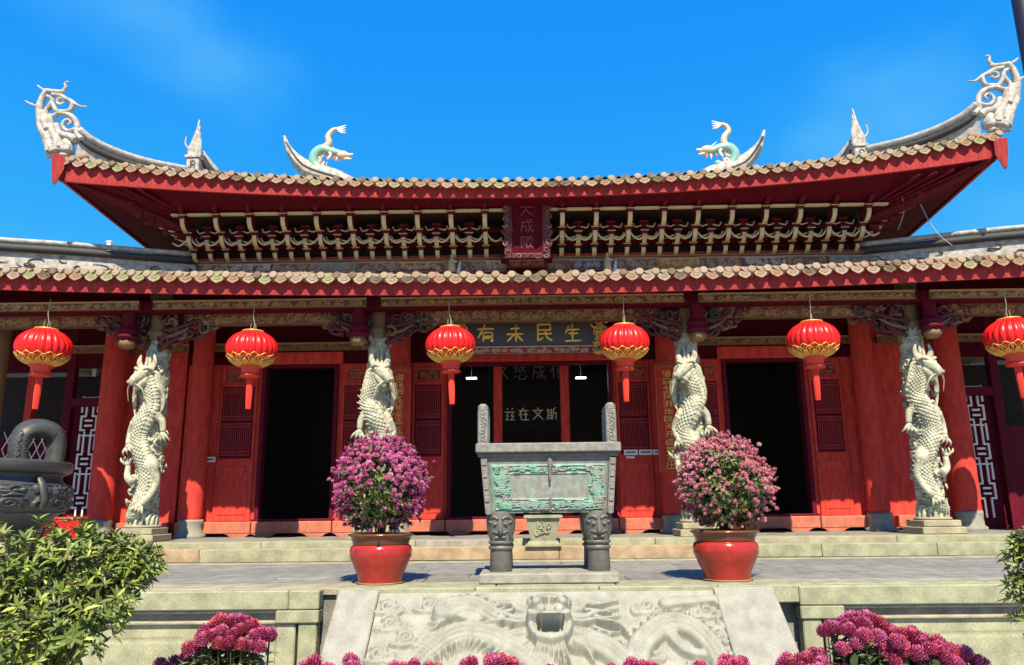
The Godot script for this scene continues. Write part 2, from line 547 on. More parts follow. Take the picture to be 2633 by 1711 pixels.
func slabs(parent: Node, called: String, x0: float, x1: float, z0: float, z1: float, y: float, th: float, lens: Array, mats: Array, gap := 0.008):   # one row of stones
	var x := x0
	while x < x1 - 0.05:
		var l: float = lens[rng.randi() % lens.size()]
		l = minf(l, x1 - x)
		var m := MB.new()
		m.box(Vector3(x + l / 2, y - th / 2 + rng.randf_range(-0.003, 0.003), (z0 + z1) / 2), Vector3(l - gap, th, absf(z1 - z0) - gap), Basis.IDENTITY, 0.008)
		part(parent, called, m, M[mats[rng.randi() % mats.size()]])
		x += l

func setting():
	var m := MB.new()
	m.box(Vector3(0, -1.2, -60), Vector3(400, 0.2, 400))
	structure("courtyard_ground", "grey stone courtyard floor below the terrace", m, M.court)
	# the terrace: a core, rows of slabs and a front kerb
	m = MB.new()
	m.box(Vector3(0, -0.58, -18.02), Vector3(34, 1.0, 19.96))
	var t := structure("terrace", "raised stone terrace in front of the hall", m, M.stone_grey_b)
	slabs(t, "kerb_stone", -9, 9, -7.99, -8.5, 0.0, 0.07, [1.2, 1.5, 1.8], ["stone", "stone_c", "stone_b"])
	var z := -8.5
	for r in 5:
		slabs(t, "paving_slab", -11, 11, z, z - 0.62, 0.0, 0.07, [0.85, 1.1, 1.35], ["stone_grey", "stone_grey_b", "stone_grey_c"])
		z -= 0.62
	slabs(t, "border_stone", -11, 11, -11.6, -11.9, 0.004, 0.07, [1.6, 2.1, 2.6], ["stone", "stone_c"])
	# the hall's platform in two steps
	m = MB.new()
	m.box(Vector3(0, 0.03, -18.4), Vector3(33.9, 0.28, 12.0))
	var s := structure("hall_platform", "low two-step stone platform that carries the hall", m, M.stone)
	slabs(s, "step_stone", -11, 11, -11.98, -12.36, 0.19, 0.19, [1.7, 2.2, 2.7], ["stone", "stone_b", "stone_c", "stone_warm"])
	slabs(s, "step_stone", -11, 11, -12.36, -12.9, FL, 0.2, [1.3, 1.9, 2.4], ["stone_c", "stone", "slab", "stone_b"])
	slabs(s, "floor_slab", -11, 11, -12.9, -14.0, FL - 0.004, 0.1, [1.0, 1.2], ["stone_grey", "stone_grey_c"])
	slabs(s, "floor_slab", -11, 11, -14.0, -15.0, FL - 0.004, 0.1, [1.0, 1.2], ["stone_grey", "stone_grey_c"])
	# the terrace front on either side of the ramp
	for side in 2:
		var xa: float = [-11.0, 2.62][side]
		var xb: float = [-2.0, 11.3][side]
		var e: float = xb if side == 0 else xa                     # the end beside the ramp
		var d := -1.0 if side == 0 else 1.0
		var w := thing("terrace_wall", ["pale stone terrace front with moulded cornice, behind the green shrub", "pale stone terrace front with moulded cornice, behind the big purple flower clump"][side], "wall", Vector3((xa + xb) / 2, -1.1, -7.95), "moulded terrace fronts beside the ramp")
		var x := xa
		while x < xb - 0.1:
			var l := minf(2.9, xb - x)
			bar(w, "cornice_stone", x + 0.002, x + l - 0.002, -0.185, -0.006, -7.83, -8.0, ["stone", "stone_c"][int(x * 3) & 1], 0.012)
			x += l
		bar(w, "end_block", e + d * 0.42, e, -0.31, -0.187, -7.835, -8.0, "stone_c", 0.012)
		bar(w, "fillet", xa if side == 0 else e + 0.425, e - 0.425 if side == 0 else xb, -0.215, -0.19, -7.865, -8.0, "slab", 0.006)
		bar(w, "recess_band", xa if side == 0 else e + 0.425, e - 0.425 if side == 0 else xb, -0.285, -0.217, -7.925, -8.0, "stone_grey_b", 0.002)
		bar(w, "lower_moulding", xa if side == 0 else e + 0.425, e - 0.425 if side == 0 else xb, -0.32, -0.287, -7.87, -8.0, "stone_b", 0.01)
		bar(w, "pilaster", e + d * 0.02, e + d * 0.2, -1.1, -0.312, -7.86, -8.0, "stone_c", 0.012)
		bar(w, "pilaster", e + d * 0.23, e + d * 0.42, -1.1, -0.312, -7.875, -8.0, "stone", 0.012)
		var rel := Relief.new(int(absf(xb - xa - 0.45) / 0.02), 39)
		var p := cr2([Vector2(0, 8), Vector2(rel.w - 45, 8), Vector2(rel.w - 36, 9), Vector2(rel.w - 33, 14), Vector2(rel.w - 26, 17), Vector2(rel.w - 24, 25), Vector2(rel.w - 24, 39)], 3)
		for i in rel.a.size(): rel.a[i] = 0.012
		for q in p.size() - 1:
			for k in 200:
				var o := p[q].lerp(p[q + 1], k / 200.0)
				var xi := int(o.x) if side == 0 else rel.w - 1 - int(o.x)
				if xi >= 0 and xi < rel.w and int(o.y) < rel.h: rel.a[int(o.y) * rel.w + xi] = 0.0
		var mm := panel(rel, Vector3(xa if side == 0 else e + 0.43, -1.1, -7.925), Vector3(absf(xb - xa) - 0.43, 0, 0), Vector3(0, 0.78, 0), Color.WHITE, Color.WHITE)
		part(w, "wall_panel", mm, M.stone)
	ramp()

func ramp():
	var w := thing("carved_stone_ramp", "sloping pale stone ramp slab carved with a dragon among clouds", "ramp", Vector3(0.22, -1.1, -7.3))
	var a := Vector3(0, -0.004, -7.86)                     # top edge, then down the slope
	var dn := Vector3(0, -0.62, 0.78).normalized()
	var n := Vector3(0, 0.78, 0.62).normalized()
	var ln := 1.55
	var x0 := -1.42
	var x1 := 1.80
	var rel := Relief.new(347, 150)
	rel.sharp = true
	var C := func(x: float, y: float) -> Vector2: return Vector2((x - 880.0) / 780.0 * 346.0, (y - 1370.0) / 177.0 * 100.0)
	# border, clouds, coils of the body, then the face; coordinates follow the carving's own layout
	rel.stroke(PackedVector2Array([Vector2(4, 24), Vector2(342, 24)]), 1.2, 1.2, 0.008, 0.008)
	var gg := RandomNumberGenerator.new()
	gg.seed = 6
	for k in 150:                                            # small ripples and curls over the ground
		var o := Vector2(gg.randf_range(6, 340), gg.randf_range(28, 148))
		rel.spiral(o.x, o.y, gg.randf_range(3.5, 7), 1.3, gg.randf() * TAU, 1.0 if k % 2 else -1.0, 1.1, 0.009)
		rel.stroke(cr2([o + Vector2(-9, 5), o + Vector2(0, 7), o + Vector2(9, 4)], 4), 1.1, 0.8, 0.009, 0.005)
	for cl in [[905, 1405, 1.0], [1000, 1402, 1.0], [1560, 1405, -1.0], [1630, 1420, -1.0], [920, 1440, 1.0], [1640, 1470, -1.0], [905, 1500, 1.0], [1640, 1510, -1.0], [1500, 1410, -1.0], [960, 1470, 1.0], [1580, 1530, -1.0], [1480, 1500, 1.0], [930, 1540, 1.0], [1000, 1530, -1.0], [1660, 1440, 1.0], [1420, 1530, 1.0], [1100, 1530, 1.0]]:
		var o: Vector2 = C.call(cl[0], cl[1])
		rel.spiral(o.x, o.y, 9, 1.6, 0.4 * cl[0], cl[2], 2.4, 0.03)
		rel.spiral(o.x + 11 * cl[2], o.y + 4, 6, 1.4, 2.0, -cl[2], 2.0, 0.026)
		rel.stroke(cr2([o + Vector2(-14, 7), o + Vector2(0, 9), o + Vector2(16, 5), o + Vector2(26, 9)], 6), 2.4, 1.0, 0.03, 0.012)
	var bodies := [[[1290, 1560], [1210, 1500], [1120, 1465], [1050, 1475], [985, 1530], [960, 1590]], [[1330, 1480], [1400, 1500], [1450, 1560], [1440, 1640]], [[1440, 1560], [1470, 1490], [1540, 1450], [1600, 1470], [1630, 1540], [1610, 1640]], [[1040, 1420], [1100, 1410], [1160, 1440]]]
	for b in bodies:
		var p := []
		for q in b: p.append(C.call(q[0], q[1]))
		var c := cr2(p, 10)
		rel.stroke(c, 13, 10, 0.075, 0.06)
		for i in range(1, c.size() - 1):                    # fins along the back
			var t := (c[i + 1] - c[i - 1]).normalized().orthogonal()
			if i % 2 == 0: rel.stroke(PackedVector2Array([c[i] + t * 10, c[i] + t * 17 + (c[i + 1] - c[i]) * 0.8]), 2.2, 0.9, 0.055, 0.02)
			for k in [-0.6, -0.2, 0.2, 0.6]: rel.dot(c[i].x - t.x * 11 * k, c[i].y - t.y * 11 * k, 2.3, 0.088 - 0.03 * absf(k))
	for lg in [[[1110, 1440], [1060, 1425], [1035, 1440]], [[1110, 1470], [1160, 1490], [1190, 1515]], [[1540, 1410], [1590, 1405], [1650, 1402]], [[1530, 1460], [1560, 1500], [1600, 1510]]]:
		var p := []
		for q in lg: p.append(C.call(q[0], q[1]))
		rel.stroke(cr2(p, 8), 7, 4.5, 0.06, 0.05)
		var e: Vector2 = p[2]
		for k in 4: rel.stroke(cr2([e, e + Vector2.from_angle(-0.9 + k * 0.6 + (PI if lg[2][0] < 1200 else 0.0)) * 8, e + Vector2.from_angle(-0.6 + k * 0.6 + (PI if lg[2][0] < 1200 else 0.0)) * 14], 4), 2.2, 0.8, 0.05, 0.02)
	# mane
	for k in 9:
		for sg in [-1.0, 1.0]:
			var o: Vector2 = C.call(1278 + sg * (40 + k * 3), 1432 + k * 8)
			rel.stroke(cr2([o, o + Vector2(sg * 14, -9 + k * 1.5), o + Vector2(sg * 32, -12 + k * 3.4), o + Vector2(sg * (52 - k * 2), -18 + k * 4.6)], 6), 3.6, 1.0, 0.085, 0.03)
	# face: brow, eyes, broad muzzle, whiskers, open jaw
	var f: Vector2 = C.call(1275, 1443)
	rel.stroke(cr2([f + 0.86 * Vector2(0, -12), f + 0.86 * Vector2(0, 0), f + 0.86 * Vector2(0, 8)], 6), 20, 24, 0.10, 0.16)
	for sg in [-1.0, 1.0]:
		rel.stroke(cr2([f + 0.86 * Vector2(sg * 8, -12), f + 0.86 * Vector2(sg * 18, -13), f + 0.86 * Vector2(sg * 24, -20), f + 0.86 * Vector2(sg * 19, -33)], 6), 4.0, 1.6, 0.16, 0.05)
		rel.stroke(cr2([f + 0.86 * Vector2(sg * 16, -5), f + 0.86 * Vector2(sg * 34, -8), f + 0.86 * Vector2(sg * 44, -20), f + 0.86 * Vector2(sg * 62, -24)], 6), 6.0, 1.6, 0.12, 0.05)
		rel.stroke(cr2([f + 0.86 * Vector2(sg * 20, 2), f + 0.86 * Vector2(sg * 40, 1), f + 0.86 * Vector2(sg * 54, -8), f + 0.86 * Vector2(sg * 72, -10)], 6), 5.0, 1.4, 0.11, 0.05)
		rel.dot(f.x + sg * 13, f.y - 4, 5.6, 0.20)
		rel.stroke(cr2([f + 0.86 * Vector2(sg * 4, -7), f + 0.86 * Vector2(sg * 14, -11), f + 0.86 * Vector2(sg * 24, -4)], 6), 2.6, 1.6, 0.205, 0.16)
		rel.dot(f.x + sg * 9, f.y + 8, 6.5, 0.23)
		rel.stroke(cr2([f + 0.86 * Vector2(sg * 17, 8), f + 0.86 * Vector2(sg * 34, 12), f + 0.86 * Vector2(sg * 54, 6), f + 0.86 * Vector2(sg * 76, 8), f + 0.86 * Vector2(sg * 88, 20)], 8), 3.4, 1.4, 0.14, 0.06)
		rel.stroke(cr2([f + 0.86 * Vector2(sg * 21, 12), f + 0.86 * Vector2(sg * 21, 22), f + 0.86 * Vector2(sg * 14, 31)], 6), 3.6, 4.4, 0.16, 0.13)
		rel.stroke(cr2([f + 0.86 * Vector2(sg * 30, 22), f + 0.86 * Vector2(sg * 46, 24), f + 0.86 * Vector2(sg * 60, 34)], 6), 4.6, 1.4, 0.10, 0.04)
		rel.stroke(cr2([f + 0.86 * Vector2(sg * 28, 32), f + 0.86 * Vector2(sg * 40, 40), f + 0.86 * Vector2(sg * 46, 52)], 6), 4.0, 1.4, 0.09, 0.04)
	rel.stroke(cr2([f + 0.86 * Vector2(-22, 12), f + 0.86 * Vector2(0, 15), f + 0.86 * Vector2(22, 12)], 6), 4.6, 4.6, 0.21, 0.21)
	rel.stroke(cr2([f + 0.86 * Vector2(-14, 32), f + 0.86 * Vector2(0, 35), f + 0.86 * Vector2(14, 32)], 6), 4.6, 4.6, 0.15, 0.15)
	for k in 8: rel.stroke(cr2([f + 0.86 * Vector2(-14 + k * 4, 38), f + 0.86 * Vector2(-18 + k * 5.2, 48), f + 0.86 * Vector2(-20 + k * 5.8 + sin(k) * 3, 60)], 5), 2.6, 0.9, 0.11, 0.03)
	for yy in range(int(f.y) + 15, int(f.y) + 25):                # the open mouth is cut deep
		for xx in range(int(f.x) - 15, int(f.x) + 16):
			if absf(xx - f.x) < 13 - (yy - f.y - 15) * 0.3: rel.a[yy * rel.w + xx] = 0.08 if (absf(xx - f.x) > 8 and absf(xx - f.x) < 11 and yy < f.y + 20) else -0.16
	var m := MB.new()
	m.grid(rel.w, rel.h, func(i: int, j: int):
		var u := float(i) / (rel.w - 1)
		var r := rel.h - 1 - j
		return a + Vector3(x0 + (x1 - x0) * u, 0, 0) + dn * (ln * r / (rel.h - 1)) + n * (rel.a[r * rel.w + i] * 1.35 - 0.03))
	part(w, "carved_panel", m, M.carving)
	for sd in [[x0 - 0.40, x0 - 0.006], [x1 + 0.006, x1 + 0.58]]:
		m = MB.new()
		m.box(a + Vector3((sd[0] + sd[1]) / 2, 0, 0) + dn * ln * 0.5 - n * 0.12, Vector3(sd[1] - sd[0], 0.24, ln), Basis(Vector3.RIGHT, n, Vector3.RIGHT.cross(n)), 0.012)
		part(w, "side_slab", m, M.slab)
	m = MB.new()
	m.box(a + Vector3((x0 + x1) / 2, 0, 0) + dn * ln * 0.5 - n * 0.42, Vector3(x1 - x0, 0.24, ln), Basis(Vector3.RIGHT, n, Vector3.RIGHT.cross(n)))
	part(w, "bed", m, M.stone_grey)
	var x := x0 - 0.42
	for l in [1.35, 1.2, 1.15, 0.81]:
		bar(w, "top_kerb", x, x + l - 0.008, -0.16, 0.003, -7.86, -7.99, ["stone", "slab", "stone_b", "stone_c"][int(l * 20) % 4], 0.01)
		x += l

func frame_xf(at: Vector3, slope: float, yaw := 0.0) -> Transform3D:
	return Transform3D(Basis(Vector3.UP, yaw) * Basis(Vector3.BACK, slope), at)

var cover: ArrayMesh
var drip: ArrayMesh
func eave_tiles(hall: Node, roof: Node, x0: float, x1: float, step: float, y: Callable, z: Callable):
	var x := x0
	while x < x1:
		var sl := atan((y.call(x + 0.05) - y.call(x - 0.05)) / 0.1)
		var key: String = ["tile_a", "tile_a", "tile_b", "tile_c", "tile_e", "tile_c"][rng.randi() % 6]
		if rng.randf() < 0.12 or (x < -3 and y.call(AX) < 5.0 and rng.randf() < 0.35): key = "tile_d"
		var r := part(roof, "drip_tile", drip, M[key], frame_xf(Vector3(x, y.call(x) + 0.12 + rng.randf_range(-0.012, 0.010), z.call(x) + rng.randf_range(-0.008, 0.008)), sl + rng.randf_range(-0.07, 0.07), rng.randf_range(-0.07, 0.07)))
		r.transform = roof.global_transform.affine_inverse() * r.transform
		var xc := x + step * 0.5
		r = part(roof, "cover_tile", cover, M[["tile_a", "tile_c", "tile_b", "tile_e"][rng.randi() % 4]], frame_xf(Vector3(xc, y.call(xc) + 0.165 + rng.randf_range(-0.006, 0.006), z.call(xc) + 0.005 + rng.randf_range(-0.01, 0.01)), sl, rng.randf_range(-0.03, 0.03)))
		r.transform = roof.global_transform.affine_inverse() * r.transform
		x += step
func tile_meshes():
	var m := MB.new()
	m.lathe([Vector2(0.0, 0.012), Vector2(0.035, 0.016), Vector2(0.048, 0.006), Vector2(0.055, 0.014), Vector2(0.066, 0.008), Vector2(0.068, -0.03), Vector2(0.060, -0.06), Vector2(0.058, -0.5)], 12, Transform3D(Basis(Vector3.RIGHT, deg_to_rad(72)), Vector3.ZERO))
	cover = m.mesh(null)
	m = MB.new()
	var pts := PackedVector2Array([Vector2(-0.118, 0.075), Vector2(-0.09, 0.045), Vector2(-0.05, 0.018), Vector2(0, 0.008), Vector2(0.05, 0.018), Vector2(0.09, 0.045), Vector2(0.118, 0.075), Vector2(0.117, 0.02), Vector2(0.106, -0.03), Vector2(0.088, -0.068), Vector2(0.062, -0.088), Vector2(0.034, -0.104), Vector2(0, -0.122), Vector2(-0.034, -0.104), Vector2(-0.062, -0.088), Vector2(-0.088, -0.068), Vector2(-0.106, -0.03), Vector2(-0.116, 0.03)])
	var tl := Basis(Vector3.RIGHT, -0.28)
	m.prism(pts, 0.018, Transform3D(tl, Vector3.ZERO))
	var inner := PackedVector3Array()
	for k in 12:
		var a := TAU * k / 11.0
		inner.append(tl * Vector3(cos(a) * 0.06, -0.028 + sin(a) * 0.034, 0.011))
	m.tube(inner, [0.007], 5)
	for k in 3: m.tube(PackedVector3Array([tl * Vector3(-0.03 + k * 0.03, -0.045, 0.012), tl * Vector3(-0.03 + k * 0.03, -0.01, 0.012)]), [0.007], 5)
	m.grid(7, 2, func(i: int, j: int):                                  # the pan tile behind it
		var u := -1.0 + i / 3.0
		return Vector3(u * 0.118, 0.012 + 0.065 * u * u + (0.17 if j == 1 else 0.0), -0.5 if j == 1 else 0.0))
	drip = m.mesh(null)

func roof_sheet(m: MB, e0: Callable, r0: Callable, n: int, rows: int, sag: float):   # from eave e0(u) to ridge r0(u), with half-round tile rows
	m.grid(n * 6 + 1, rows, func(i: int, j: int):
		var u := float(i) / (n * 6)
		var s := float(j) / (rows - 1)
		var a: Vector3 = e0.call(u)
		var b: Vector3 = r0.call(u)
		var p := a.lerp(b, s)
		p.y = lerpf(a.y, b.y, (1.0 - sag) * s + sag * s * s) + 0.07 * maxf(0.0, cos(TAU * i / 6.0))
		return p)

func lower_roof(hall: Node3D):
	var root := Node3D.new()
	put(hall, "lower_roof", root)
	root.set_meta("label", "lower tiled skirt roof with scalloped eave over the columns")
	root.global_transform = Transform3D.IDENTITY
	var m := MB.new()
	var f0 := func(u: float): return Vector3(AX - 12.6 + 25.2 * u, yL(AX - 12.6 + 25.2 * u) + 0.15, -12.04)
	var f1 := func(u: float): return Vector3(AX - 6.75 + 13.5 * u, 5.34, -14.98)
	roof_sheet(m, f0, f1, 96, 8, 0.25)
	for sg in [-1.0, 1.0]:
		var c: float = sg
		var g0 := func(u: float): return Vector3(AX + c * 12.6, yL(12.7) + 0.15 - 0.4 * sin(PI * u), lerpf(-12.04, -24.5, u))
		var g1 := func(u: float): return Vector3(AX + c * 6.75, 5.38, lerpf(-14.98, -21.6, u))
		if sg < 0: roof_sheet(m, func(u: float): return g0.call(1 - u), func(u: float): return g1.call(1 - u), 40, 6, 0.25)
		else: roof_sheet(m, g0, g1, 40, 6, 0.25)
	stuff(part(root, "tile_rows", m, M.tile_b))
	eave_tiles(hall, root, -9.6, 9.9, 0.2585, yL, func(_x: float): return -12.0)
	# fascia and boards under the eave
	m = MB.new()
	var a := PackedVector3Array()
	var b := PackedVector3Array()
	for i in 61:
		var x := -12.5 + 25.2 * i / 60.0
		a.append(Vector3(x, yL(x) + 0.13, -12.10)); b.append(Vector3(x, yL(x) - 0.14, -12.105))
	ribbon(m, a, b, Vector3(0, 0, -0.05))
	part(root, "fascia_board", m, M.fascia)
	m = MB.new()
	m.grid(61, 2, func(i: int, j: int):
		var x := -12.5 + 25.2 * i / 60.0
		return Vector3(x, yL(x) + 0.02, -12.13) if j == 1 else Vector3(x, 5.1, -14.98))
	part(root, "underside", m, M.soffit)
	# hip ridges: a white wall with a dark cap, decorated with dark scrolls
	for sg in [-1.0, 1.0]:
		var up := cr([Vector3(AX + sg * 6.75, 5.79, -14.95), Vector3(AX + sg * 8.65, 5.69, -13.98), Vector3(AX + sg * 10.4, 5.60, -13.1), Vector3(AX + sg * 12.4, 5.75, -12.0)], 6)
		var lo := PackedVector3Array()
		var c1 := PackedVector3Array()
		var c2 := PackedVector3Array()
		for p in up:
			lo.append(p - Vector3(0, 0.62, 0)); c1.append(p + Vector3(0, 0.07, 0.02)); c2.append(p + Vector3(0, -0.07, 0.04))
		m = MB.new()
		if sg < 0:
			var ur := up.duplicate(); ur.reverse()
			var lr := lo.duplicate(); lr.reverse()
			ribbon(m, ur, lr, Vector3(0.1, 0, -0.16))
		else: ribbon(m, up, lo, Vector3(-0.1, 0, -0.16))
		var hr := part(root, "hip_ridge", m, M.plaster)
		m = MB.new()
		m.tube(c1, [0.07], 8, Vector3.UP, 0.8)
		part(hr, "ridge_cap", m, M.plaster)
		m = MB.new()
		m.tube(c2, [0.075], 8, Vector3.UP, 1.0)
		part(hr, "dark_moulding", m, M.plaster_dark)
		m = MB.new()
		for k in 26:                                          # loose dark brush-like scrolls, thinning out towards the corner
			if rng.randf() < k * 0.025: continue
			var f := k / 26.0 * 0.8
			var p: Vector3 = up[int(f * (up.size() - 1))]
			var q: Vector3 = up[mini(int(f * (up.size() - 1)) + 1, up.size() - 1)] - p
			var pts := PackedVector3Array()
			var dr := 1.0 if rng.randf() < 0.5 else -1.0
			var rr := rng.randf_range(0.05, 0.15)
			var el := rng.randf_range(0.8, 2.2)
			var o := p + q * rng.randf() + Vector3(0, -0.30 - rng.randf_range(-0.06, 0.12), 0.014)
			var n := rng.randi_range(8, 17)
			for s in n:
				var r := rr * (1.0 - s / (n * 1.2))
				var an := dr * s * 0.42 + k * 1.7
				pts.append(o + q.normalized() * cos(an) * r * el + Vector3(0, sin(an) * r * 0.7, 0))
			m.tube(pts, [0.005, 0.014, 0.004], 4)
		stuff(part(hr, "scroll_ornament", m, M.plaster_dark))

func upper_roof(hall: Node3D):
	var root := Node3D.new()
	put(hall, "upper_roof", root)
	root.set_meta("label", "upper roof with strongly upswept white-ridged corners")
	root.global_transform = Transform3D.IDENTITY
	var ridge_y := 8.75
	var m := MB.new()
	roof_sheet(m, func(u: float):
		var x: float = AX - 8.65 + 17.3 * u
		return Vector3(x, yU(x) + 0.15, zU(x) - 0.04), func(u: float): return Vector3(AX - 6.0 + 12.0 * u, ridge_y, -18.3), 70, 8, 0.45)
	roof_sheet(m, func(u: float):
		var x: float = AX + 8.65 - 17.3 * u
		return Vector3(x, yU(x) + 0.15, -36.6 - zU(x) + 0.04), func(u: float): return Vector3(AX + 6.0 - 12.0 * u, ridge_y, -18.3), 70, 8, 0.45)
	var side := func(sg: float, u: float) -> Vector3:
		var s := -1.0 + 2.0 * u
		return Vector3(AX + sg * (8.4 + 0.25 * pow(absf(s), 3.0)), 6.66 + (0.52 if sg < 0 else 0.66) * s * s, -18.3 - 5.1 * s)
	for sg in [-1.0, 1.0]:
		var c: float = sg
		roof_sheet(m, func(u: float): return side.call(c, u if c > 0 else 1.0 - u), func(_u: float): return Vector3(AX + c * 6.0, ridge_y - 0.2, -18.3), 40, 5, 0.4)
	stuff(part(root, "tile_rows", m, M.tile_b))
	eave_tiles(hall, root, AX - 8.55, AX + 8.6, 0.2443, yU, zU)
	# fascia in front and along the sides, soffit, side tiles
	m = MB.new()
	var a := PackedVector3Array()
	var b := PackedVector3Array()
	for i in 61:
		var x := AX - 8.66 + 17.32 * i / 60.0
		var t := absf(x - AX) / 8.7
		a.append(Vector3(x, yU(x) + 0.11, zU(x) - 0.11 + 0.04 * t)); b.append(Vector3(x, yU(x) - 0.12 - 0.15 * t * t, zU(x) - 0.11 + 0.04 * t))
	ribbon(m, a, b, Vector3(0, 0, -0.06))
	part(root, "fascia_board", m, M.fascia)
	for sg in [-1.0, 1.0]:
		var sa := PackedVector3Array()
		var sb := PackedVector3Array()
		for i in 31:
			var p: Vector3 = side.call(sg, (i / 30.0) if sg > 0 else 1.0 - i / 30.0)
			var s := (p.z + 18.3) / 5.1
			sa.append(p + Vector3(-sg * 0.02, -0.03, 0)); sb.append(p + Vector3(-sg * 0.02, -0.30 - 0.13 * s * s, 0))
		m = MB.new()
		ribbon(m, sa, sb, Vector3(-sg * 0.06, 0, 0))
		part(root, "side_fascia", m, M.fascia)
		m = MB.new()
		for i in 42:
			var p: Vector3 = side.call(sg, (i + 0.5) / 42.0)
			m.tube(PackedVector3Array([p + Vector3(sg * 0.1, 0.02, 0), p + Vector3(-sg * 0.4, 0.12, 0)]), [0.06], 8, Vector3.UP)
		stuff(part(root, "side_tile", m, M.tile_a))
	m = MB.new()
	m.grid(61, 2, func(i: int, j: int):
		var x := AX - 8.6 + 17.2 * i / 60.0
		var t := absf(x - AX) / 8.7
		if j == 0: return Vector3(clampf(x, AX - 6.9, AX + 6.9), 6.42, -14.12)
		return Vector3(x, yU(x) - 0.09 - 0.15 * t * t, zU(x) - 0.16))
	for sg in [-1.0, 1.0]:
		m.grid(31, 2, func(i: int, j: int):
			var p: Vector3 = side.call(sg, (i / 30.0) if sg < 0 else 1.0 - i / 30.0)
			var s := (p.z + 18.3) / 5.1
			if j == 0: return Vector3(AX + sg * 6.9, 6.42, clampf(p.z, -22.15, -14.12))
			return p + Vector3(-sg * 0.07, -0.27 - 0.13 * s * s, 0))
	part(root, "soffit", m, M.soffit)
	for sg in [-1.0, 1.0]:
		m = MB.new()
		m.tube(cr([Vector3(AX + sg * 6.7, 6.22, -14.6), Vector3(AX + sg * 7.7, 6.55, -13.95), Vector3(AX + sg * 8.58, 6.93, -13.28)], 6), [0.16, 0.13, 0.09], 4, Vector3.UP, 0.9)
		part(root, "hip_rafter", m, M.block_red)
		m = MB.new()                                         # the pointed board that hangs at the corner
		m.prism(PackedVector2Array([Vector2(-0.10, 0.24), Vector2(0.12, 0.26), Vector2(0.13, -0.02), Vector2(0.02, -0.34), Vector2(-0.03, -0.30), Vector2(-0.07, -0.05)]), 0.06, Transform3D(Basis(Vector3.UP, -sg * 0.5), Vector3(AX + sg * 8.66, 6.97, -13.1)) * Transform3D(Basis.from_scale(Vector3(-sg, 1, 1)) if sg > 0 else Basis.IDENTITY, Vector3.ZERO))
		part(root, "corner_board", m, M.fascia)
		# corner carvings under the eave: curved cream-edged arms and small lumps
		m = MB.new()
		for k in 9:
			var f := k / 8.0
			var o := Vector3(AX + sg * lerpf(6.75, 7.75, f), lerpf(5.95, 6.6, f), lerpf(-14.75, -13.95, f))
			m.tube(cr([o + Vector3(-sg * 0.32, 0.12 - 0.1 * f, -0.05), o + Vector3(-sg * 0.1, -0.02, 0.03), o + Vector3(sg * 0.16, 0.07, 0.05)], 5), [0.02], 5)
		part(root, "corner_arm", m, M.cream)
		m = MB.new()
		for k in 34:
			var f := rng.randf()
			m.ball(Vector3(AX + sg * (lerpf(6.6, 8.0, f) + rng.randf_range(-0.2, 0.1)), lerpf(6.0, 6.72, f) + rng.randf_range(-0.12, 0.05), lerpf(-14.8, -13.75, f)), Vector3(rng.randf_range(0.05, 0.14), rng.randf_range(0.03, 0.07), 0.08), 7, 5)
		stuff(part(root, "corner_carving", m, M.block_red))
		for k in 5:                                           # boards of the corner's underside
			m = MB.new()
			var f := k / 4.0
			m.tube(PackedVector3Array([Vector3(AX + sg * (6.95 - 0.1 * k), 6.36, -14.4 - 0.0 * k), Vector3(AX + sg * (8.5 - 0.32 * k), 6.83 - 0.05 * k, -13.36 + 0.01 * k)]), [0.035], 4, Vector3.UP)
			part(root, "corner_rafter", m, M.maroon)
	# main ridge with upturned ends
	m = MB.new()
	m.tube(cr([Vector3(-6.098, 10.208, -18.300), Vector3(-5.993, 9.917, -18.300), Vector3(-5.798, 9.602, -18.300), Vector3(-5.473, 9.298, -18.300), Vector3(-4.821, 9.027, -18.300), Vector3(-3.599, 8.572, -18.300), Vector3(0.158, 8.218, -18.300), Vector3(3.792, 8.491, -18.300), Vector3(4.902, 8.938, -18.300), Vector3(5.595, 9.208, -18.300), Vector3(5.992, 9.555, -18.300), Vector3(6.167, 9.837, -18.300), Vector3(6.268, 10.135, -18.300)], 6), [0.03, 0.07, 0.14, 0.22, 0.26, 0.26, 0.26, 0.26, 0.26, 0.22, 0.14, 0.07, 0.03], 8, Vector3.BACK, 0.6)
	var mr := part(root, "main_ridge", m, M.plaster)
	m = MB.new()
	for q in [[Vector3(-5.971, 9.927, -18.080), Vector3(-5.660, 9.447, -18.080), Vector3(-5.319, 9.182, -18.080), Vector3(-4.545, 8.912, -18.080)], [Vector3(4.626, 8.797, -18.080), Vector3(5.527, 9.106, -18.080), Vector3(5.873, 9.403, -18.080), Vector3(6.146, 9.845, -18.080)]]:
		m.tube(cr(q, 6), [0.02, 0.035], 6)
	part(mr, "dark_moulding", m, M.plaster_dark)
	ridge_dragon(root, [Vector3(-4.513, 9.626, -18.300), Vector3(-4.672, 9.701, -18.300), Vector3(-4.873, 9.752, -18.300), Vector3(-5.098, 9.816, -18.300), Vector3(-5.280, 9.664, -18.300), Vector3(-5.291, 9.426, -18.300), Vector3(-5.107, 9.280, -18.300), Vector3(-4.851, 9.228, -18.300)], [Vector3(-5.076, 9.816, -18.300), Vector3(-4.927, 9.969, -18.300), Vector3(-4.957, 10.163, -18.300), Vector3(-4.853, 10.331, -18.300), Vector3(-4.743, 10.377, -18.300)], 1.0)
